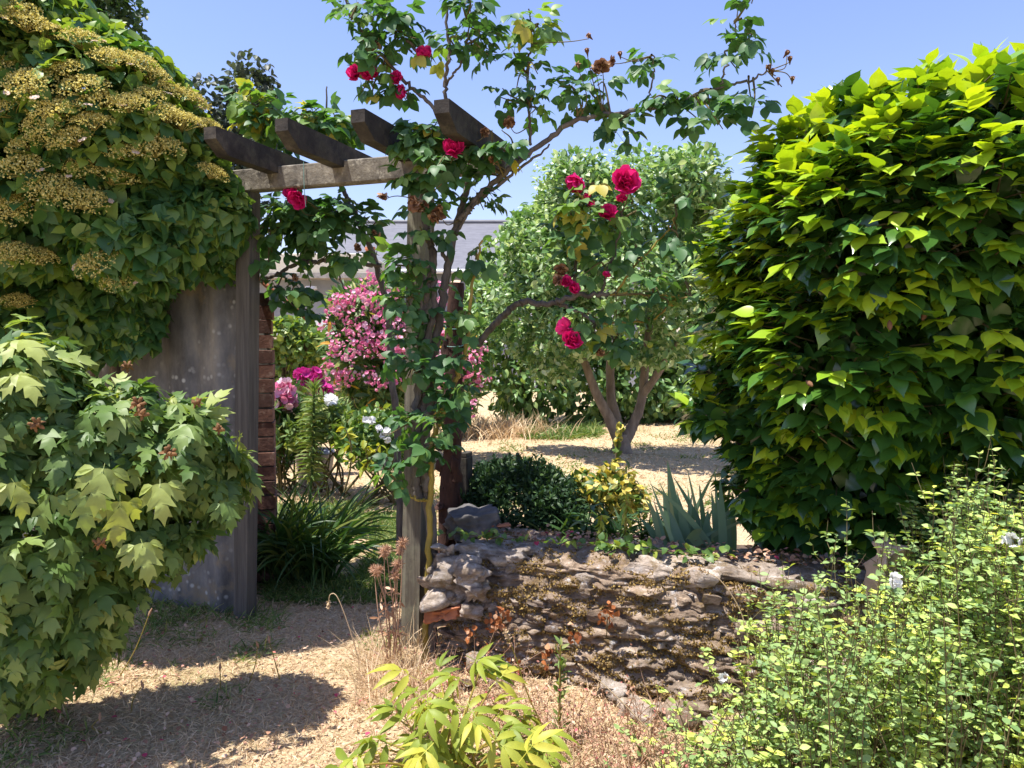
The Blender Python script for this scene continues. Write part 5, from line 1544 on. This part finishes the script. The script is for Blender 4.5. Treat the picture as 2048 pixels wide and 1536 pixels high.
# ------------------------------------------------------------------ front: small-leaved shrubs, lime peony, thistle, weeds
def twiggy(lab, box_px, n, hfun, seed, flowers):
    """many thin upright stems with opposite little leaves"""
    x0, x1, d0, d1 = box_px
    c = np.array([(x0 + x1) / 2, (d0 + d1) / 2, 0]); c[2] = gz(c[0], c[1])
    t = thing('twiggy_shrub', lab, 'shrub', c, 'small leaved shrubs before the wall')
    gs, gl = Geo(), Geo()
    tips = []
    for k in range(n):
        x, y = rnd(x0, x1), rnd(d0, d1)
        if vnoise(np.array([[x * 6.5, y * 6.5, seed]]), 3)[0] < .36: continue
        px = CX0 + x / y * FPX
        zt = hfun(px, y) * (rnd(.35, .98) if rnd(0, 1) < .93 else rnd(.95, 1.12))
        if zt < .05: continue
        z0 = gz(x, y)
        b = np.array([x, y, z0]); q = b + np.array([R.normal(0, .10), R.normal(0, .10), zt])
        m = b * .5 + q * .5 + R.normal(0, .05, 3)
        tw = spline([b, m, q], 8)
        tube(gs, tw, [.0028, .0012], 3, rnd(0, 1), cap=False)
        L = zt
        paths = [tw]
        for e in range(int(2 + 6 * L)):
            i0 = R.integers(2, len(tw) - 1)
            d = nz(np.array([R.normal(0, .6), R.normal(0, .6), rnd(.4, 1.1)]))
            l2 = rnd(.05, .16)
            sw = spline([tw[i0], tw[i0] + d * l2 * .5 + R.normal(0, .01, 3), tw[i0] + d * l2 + R.normal(0, .015, 3)], 4)
            tube(gs, sw, [.0016, .0008], 3, rnd(0, 1), cap=False)
            paths.append(sw)
        tone = rnd(.12, .8); bare = rnd(0, 1) < .22
        for w_ in paths:
            l2 = np.linalg.norm(w_[-1] - w_[0])
            nn = max(2, int(l2 * (14 if bare else 66)))
            f = np.repeat(np.sort(rnd(.15 if w_ is not tw else .3, 1.0, (nn + 1) // 2)), 2)[:nn] * (len(w_) - 1)
            i0 = np.minimum(f.astype(int), len(w_) - 2); fr = (f - i0)[:, None]
            pp = w_[i0] * (1 - fr) + w_[i0 + 1] * fr
            th = f * 5 + np.arange(nn) % 2 * math.pi + rnd(0, 6)
            ax = np.stack([np.cos(th), np.sin(th), rnd(0, .6, nn)], 1)
            scatter(gl, T_small, pp, ax, R.normal(0, .55, (nn, 3)) + Zv, rnd(.010, .034, nn), np.clip(R.normal(tone, .18, nn), 0, 1), rnd(.9, 1.4, nn))
        tips.append(q)
    build(gs, 'stems', M['twig'], t); build(gl, 'foliage', M['small'], t)
    fm = cluster_mesh('flower', M['white'], 7, .016, .014)
    for k in R.choice(len(tips), flowers, replace=False):
        put('flower', fm, t, tips[k] - [0, 0, .01], tuple(R.uniform(0, 6, 3)), rnd(.7, 1.1))
def h_r(px, y):      # height so that the outline follows the photo
    py = np.interp(px, [1300, 1400, 1480, 1560, 1700, 1830, 1880, 1950, 2100], [1520, 1420, 1300, 1170, 1130, 1110, 1000, 960, 960])
    return max(0.0, P(px, py, y)[2])
twiggy('broad yellowish small leaved shrub spilling over the wall foot at front right', (.78, 1.75, 1.95, 2.7), 560, h_r, 1, 9)
twiggy('taller small leaved shrub with white flowers at the right edge', (1.45, 2.35, 2.2, 3.0), 640, h_r, 2, 7)
twiggy('sparse low small leaved shrub at bottom right before the wall', (.45, .95, 1.95, 2.6), 130, lambda px, y: min(h_r(px, y), .34) * .9 + .04, 3, 4)

T_lime = combine([xf(leaf_tpl([(0, 0, 0), (.10, .22, .2), (.14, .45, .42), (.11, .7, .68), (.05, .9, .9), (0, 1.08, 1.06)], .3, .5, .08), .58, a, o, -.15) for a, o in ((0, (0, .45, 0)), (.75, (0, .42, 0)), (-.75, (0, .42, 0)), (1.25, (0, .25, 0)), (-1.25, (0, .25, 0)))] + [leaf_tpl([(.01, 0, 0), (.008, .25, .25), (.006, .45, .45)], 0, 0)])
def lime_peony():
    b = P(900, 1560, 2.45); b[2] = gz(b[0], b[1])
    t = thing('peony', 'yellow green herbaceous peony in the bottom centre foreground', 'plant', b)
    gl, gs = Geo(), Geo()
    pts = [(rnd(730, 1090), rnd(1400, 1535), 0) for e in range(9)] + [(960, 1340, 0), (985, 1370, 0), (905, 1370, 0), (840, 1400, 0), (860, 1440, 0), (800, 1440, 0), (950, 1450, 0), (1000, 1480, 0), (760, 1480, 0), (830, 1490, 0), (900, 1500, 0), (1040, 1440, 0), (960, 1520, 0), (790, 1530, 0), (860, 1540, 0), (1030, 1530, 0), (930, 1420, 0), (1075, 1510, 0), (880, 1350, 0), (720, 1530, 0), (1000, 1420, 0), (905, 1470, 0), (1080, 1530, 0), (820, 1370, 0)]
    for px, py, _ in pts:
        D = 2.45 + rnd(-.25, .22) + (1480 - py) * .0012
        q = P(px, py, D)
        tube(gs, spline([b + [rnd(-.1, .1), rnd(-.1, .1), -.02], (b + q) / 2 + [0, 0, .03], q], 5), [.005, .003], 5)
        d = nz((q - b) * [1.3, 1.0, .1] + R.normal(0, .12, 3) + [0, 0, -.06])
        for e in range(2):
            scatter(gl, T_lime, [q + R.normal(0, .02, 3) - d * .05], [d + R.normal(0, .35, 3)], [Zv * .9 + R.normal(0, .3, 3) + N * .3], rnd(.12, .185), np.clip(R.normal(.55, .25), 0, 1))
    build(gl, 'foliage', M['lime'], t); build(gs, 'stems', M['cane_green'], t)
lime_peony()

def thistle():
    b = P(790, 1290, 3.42); b[2] = gz(b[0], b[1])
    t = thing('dried_thistle', 'dry brown thistle stalks with fluffy heads against the central post', 'weed', b)
    g = Geo()
    gh = Geo(); n = 150
    u = nz(R.normal(0, 1, (n, 3)) + [0, 0, .4])
    blades(gh, u * .006, u, rnd(.014, .03, n), .003, .1, rnd(0, 1, n), 2)
    tube(gh, [(0, 0, -.018), (0, 0, -.006), (0, 0, .008)], [.004, .013, .010], 8, .2)
    hm = gh.mesh('seed_head'); hm.materials.append(M['thistle'])
    for px, py in ((752, 1145), (768, 1105), (805, 1085), (800, 1100), (748, 1138), (790, 1150), (757, 1140), (795, 1130), (772, 1100)):
        q = P(px, py, 3.40 + rnd(-.06, .06))
        tube(g, spline([b + [rnd(-.05, .04), rnd(-.03, .03), 0], (b + q) / 2 + R.normal(0, .015, 3), q], 6), [.004, .002], 5)
        put('seed_head', hm, t, q, tuple(R.uniform(-.6, .6, 3)), rnd(.9, 1.3))
    n = 60
    s = rnd(.1, .9, n)
    scatter(g, T_lance, b + np.stack([rnd(-.08, .03, n), rnd(-.04, .04, n), s * .42], 1), R.normal(0, 1, (n, 3)), R.normal(0, 1, (n, 3)), rnd(.03, .06, n), rnd(0, 1, n))
    build(g, 'stalks', M['thistle'], t)
thistle()

def seed_stalks():
    gh = Geo(); tube(gh, [(0, 0, -.012), (0, 0, 0), (0, 0, .016)], [.002, .005, .002], 6, .4)
    hm = gh.mesh('seed_head'); hm.materials.append(M['thistle'])
    specs = [(262, 1420, 285, 1370, 3.0, 'plantain stalk, forked, in the shade edge at lower left'), (497, 1360, 515, 1290, 3.25, 'forked yellow green plantain stalk in the sunlit dry grass'),
             (560, 1355, 538, 1280, 3.3, 'leaning plantain stalk near the shade line on the path'), (205, 1500, 200, 1440, 2.85, 'short plantain stalk at the bottom left'),
             (440, 1370, 440, 1335, 3.2, 'tiny plantain stalk in the path grass'), (235, 1310, 300, 1225, 3.3, 'dry brown weed stalk before the corrugated panel')]
    for px, py, qx, qy, D, lab in specs:
        b = P(px, py, D); b[2] = gz(b[0], b[1]); q = P(qx, qy, D)
        q[2] = max(q[2], b[2] + .06)
        t = thing('weed_stalk', lab, 'weed', b, 'seed stalks in the path grass')
        g = Geo(); tube(g, spline([b, (b + q) / 2 + R.normal(0, .01, 3), q], 6), [.0028, .0018], 5)
        build(g, 'stem', M['cane_green'], t)
        put('seed_head', hm, t, q, (rnd(-.4, .4), rnd(-.4, .4), 0), 1.2)
    # tall bent grass stalks
    for k, (pts, D, lab) in enumerate((([(720, 1330), (700, 1260), (675, 1195), (660, 1190), (657, 1215)], 3.3, 'tall dry grass stalk with nodding tip left of the post'),
                                       ([(1110, 1500), (1060, 1400), (1030, 1310), (1010, 1260)], 2.6, 'long dark green stalk leaning in front of the wall'),
                                       ([(1350, 1520), (1240, 1400), (1160, 1330)], 2.6, 'thin tan stalk slanting across the wall foot'),
                                       ([(1500, 1290), (1480, 1220), (1440, 1160), (1400, 1140)], 2.75, 'arching tan grass stem over the wall slabs'))):
        q = spline([P(x, y, D) for x, y in pts], 6)
        q[0][2] = min(q[0][2], gz(q[0][0], q[0][1]))
        t = thing('grass_stalk', lab, 'grass stalk', q[0], 'tall grass stalks')
        g = Geo(); tube(g, q, [.003, .0014], 5)
        build(g, 'stem', M['straw'] if k != 1 else M['cane_green'], t)
        g = Geo(); n = 40
        f = q[-1] + (q[-4] - q[-1]) * rnd(0, 1, n)[:, None]
        scatter(g, T_lance, f, R.normal(0, .4, (n, 3)) + (q[-1] - q[-3]) * 20, R.normal(0, 1, (n, 3)), .014, rnd(0, 1, n), 1.6)
        build(g, 'seed_head', M['straw'], t)
seed_stalks()

for k, (x0, x1, d0, d1, n, lab) in enumerate(((.02, .62, 2.35, 2.85, 170, 'tangle of dry brown weed stems in front of the wall'), (-.40, .02, 2.75, 3.30, 90, 'sparse dry weeds and hay stems at the foot of the post'))):
    c = np.array([(x0 + x1) / 2, (d0 + d1) / 2, 0]); c[2] = gz(c[0], c[1])
    t = thing('dry_weeds', lab, 'weed', c, 'dry weeds before the wall')
    gs, gl = Geo(), Geo()
    for e in range(n):
        b = np.array([rnd(x0, x1), rnd(d0, d1), 0]); b[2] = gz(b[0], b[1])
        q = b + [R.normal(0, .08), R.normal(0, .08), rnd(.05, .20) + .12 * (rnd(0, 1) < .15)]
        tw = spline([b, (b + q) / 2 + R.normal(0, .025, 3), q], 5)
        tube(gs, tw, [.0022, .001], 3, rnd(0, 1), cap=False)
        m = 12
        i0 = R.integers(2, len(tw), m)
        scatter(gl, T_small, tw[i0] + R.normal(0, .014, (m, 3)), R.normal(0, 1, (m, 3)), R.normal(0, 1, (m, 3)), rnd(.006, .016, m), rnd(0, 1, m), 1.2)
    build(gs, 'stems', M['thistle'], t); build(gl, 'seed_husks', M['litter'], t)

# dried orange-brown ivy and leaves clinging to the wall
t = thing('withered_ivy', 'withered orange brown ivy clinging to the left part of the wall', 'ivy', W0 + U * .3 + N * .03)
g, gs = Geo(), Geo()
for px, py in ((985, 1250), (1000, 1240), (940, 1270), (960, 1330), (970, 1300), (1030, 1350), (1025, 1330), (1005, 1225), (1220, 1215), (1215, 1235), (1150, 1270), (950, 1335), (1090, 1310)):
    s = -.0
    c = P(px, py, 3.5 - (px - 880) / 420 * .34 - .06)
    n = 14
    scatter(g, T_round, c + R.normal(0, .018, (n, 3)), R.normal(0, .6, (n, 3)) + [0, 0, -.6], R.normal(0, .6, (n, 3)) + N, rnd(.018, .035, n), np.clip(R.normal(.5, .25, n), 0, 1))
    tube(gs, [c + [0, .03, -.1], c], .002, 4, cap=False)
build(g, 'foliage', M['dryleaf'], t); build(gs, 'stems', M['twig'], t)
# fresh ivy trailing on the wall top
t = thing('ivy', 'small ivy sprigs trailing along the top of the stone wall', 'ivy', W0 + U * .5 - N * .2 + Zv * WH)
g, gs = Geo(), Geo()
last = None
for px, py in ((900, 1080), (930, 1070), (955, 1075), (980, 1068), (1010, 1072), (1060, 1075), (1110, 1080), (1150, 1085), (1235, 1100), (1260, 1085), (1275, 1125), (1290, 1130), (1245, 1130), (1215, 1105), (1310, 1090), (1200, 1080), (1340, 1110), (1400, 1130), (1440, 1130), (1370, 1120), (1260, 1140), (1220, 1085)):
    s = (px - 880) / 420.
    c = P(px, py, 3.72 - s * .32)
    c[2] = WH + .05
    n = 7
    scatter(g, T_round, c + np.stack([R.normal(0, .04, n), R.normal(0, .03, n), rnd(0, .03, n)], 1), R.normal(0, .7, (n, 3)) + [0, -.3, .1], R.normal(0, .4, (n, 3)) + Zv, rnd(.03, .05, n), rnd(.2, 1, n))
    if last is not None:
        tube(gs, [last, (last + c) / 2 + Zv * .01, c], .0025, 4, cap=False)
    last = c
build(g, 'foliage', M['ivy'], t); build(gs, 'stems', M['twig'], t)

# ------------------------------------------------------------------ grass and litter (uncountable)
def in_bed(x, y):
    dx, dy = x - W0[0], y - W0[1]
    s = dx * U[0] + dy * U[1]; w = -(dx * N[0] + dy * N[1])
    return (s > -.06) & (w > -.02) & (w < 1.3)
def pts_ground(n, d0, d1, pxr, p=1.0):
    y = d0 + (d1 - d0) * R.uniform(0, 1, n) ** p
    px = rnd(pxr[0], pxr[1], n)
    x = (px - CX0) / FPX * y
    k = ~in_bed(x, y)
    x, y = x[k], y[k]
    return x, y
def grass(name, n, d0, d1, pxr, L, wd, mat, col, thr=None, seed=0, p=1.0, lean=1.2, seg=2, inv=False):
    x, y = pts_ground(n, d0, d1, pxr, p)
    if thr is not None:
        f = fbm(np.stack([x * 1.6, y * 1.6, x * 0], 1), seed, 3)
        k = (f > thr)
        x, y = x[k], y[k]
    m = len(x)
    base = np.stack([x, y, gz(x, y) - .003], 1)
    d = np.stack([R.normal(0, lean, m), R.normal(0, lean, m), rnd(.25, 1, m)], 1)
    return base, d, rnd(L[0], L[1], m), rnd(wd[0], wd[1], m), np.clip(R.normal(col[0], col[1], m), 0, 1)
g = Geo()
for a in (dict(n=52000, d0=2.3, d1=4.4, pxr=(-150, 1250), L=(.02, .055), wd=(.0025, .005), lean=1.3), dict(n=16000, d0=4.2, d1=7.5, pxr=(380, 1000), L=(.03, .06), wd=(.004, .008), lean=1.2),
          dict(n=26000, d0=6.0, d1=15.5, pxr=(480, 1650), L=(.03, .075), wd=(.007, .014), lean=1.1), dict(n=9000, d0=2.1, d1=3.3, pxr=(1000, 2300), L=(.03, .09), wd=(.0025, .005), lean=1.0), dict(n=600, d0=3.0, d1=3.6, pxr=(700, 860), L=(.10, .28), wd=(.002, .004), lean=.35)):
    b, d, L, w, c = grass('dry', mat=None, col=(.5, .25), **a)
    blades(g, b, d, L, w, .8, c, 2)
# tuft of tall hay by the low shrub
q = P(995, 830, 12.3)
n = 900
b = np.stack([q[0] + R.normal(0, .45, n), q[1] + R.normal(0, .3, n), np.zeros(n)], 1)
blades(g, b, np.stack([R.normal(0, .5, n), R.normal(0, .5, n), np.ones(n)], 1), rnd(.15, .5, n), .014, 1.0, rnd(.2, .9, n), 3)
tag(build(g, 'dry_grass', M['straw']), kind='stuff')
g = Geo()
for a in (dict(n=26000, d0=4.3, d1=7.0, pxr=(520, 860), L=(.04, .11), wd=(.004, .008), thr=.33, seed=4), dict(n=16000, d0=6.5, d1=13, pxr=(780, 1600), L=(.04, .09), wd=(.008, .014), thr=.55, seed=8),
          dict(n=9000, d0=2.4, d1=4.2, pxr=(-100, 900), L=(.03, .09), wd=(.003, .006), thr=.64, seed=12), dict(n=5000, d0=3.2, d1=4.6, pxr=(-50, 560), L=(.05, .14), wd=(.003, .006), thr=.66, seed=15), dict(n=3000, d0=11.8, d1=13.6, pxr=(1050, 1200), L=(.1, .25), wd=(.012, .02), thr=.3, seed=2)):
    b, d, L, w, c = grass('green', mat=None, col=(.55, .25), lean=.7, **a)
    blades(g, b, d, L, w, .9, c, 3)
tag(build(g, 'green_grass', M['grass']), kind='stuff')
g = Geo()
x, y = pts_ground(2600, 2.3, 4.6, (-150, 1300))
n = len(x)
scatter(g, T_leaf, np.stack([x, y, gz(x, y) + rnd(.008, .035, n)], 1), np.stack([*R.normal(0, 1, (2, n)), R.normal(0, .25, n)], 1), R.normal(0, .35, (n, 3)) + Zv, rnd(.008, .024, n), np.clip(R.normal(.5, .28, n), 0, 1), rnd(.8, 1.8, n))
n = 900      # litter on the wall top and bed
s, w = rnd(.1, 2.2, n), rnd(.25, .75, n)
p = W0 + s[:, None] * U - w[:, None] * N
p[:, 2] = np.where(w < .5, WH + .045, gz(p[:, 0], p[:, 1]) + .015) + rnd(0, .012, n)
scatter(g, T_leaf, p, np.stack([*R.normal(0, 1, (2, n)), R.normal(0, .25, n)], 1), R.normal(0, .35, (n, 3)) + Zv, rnd(.015, .035, n), np.clip(R.normal(.4, .28, n), 0, 1), rnd(.8, 1.8, n))
tag(build(g, 'leaf_litter', M['litter']), kind='stuff')
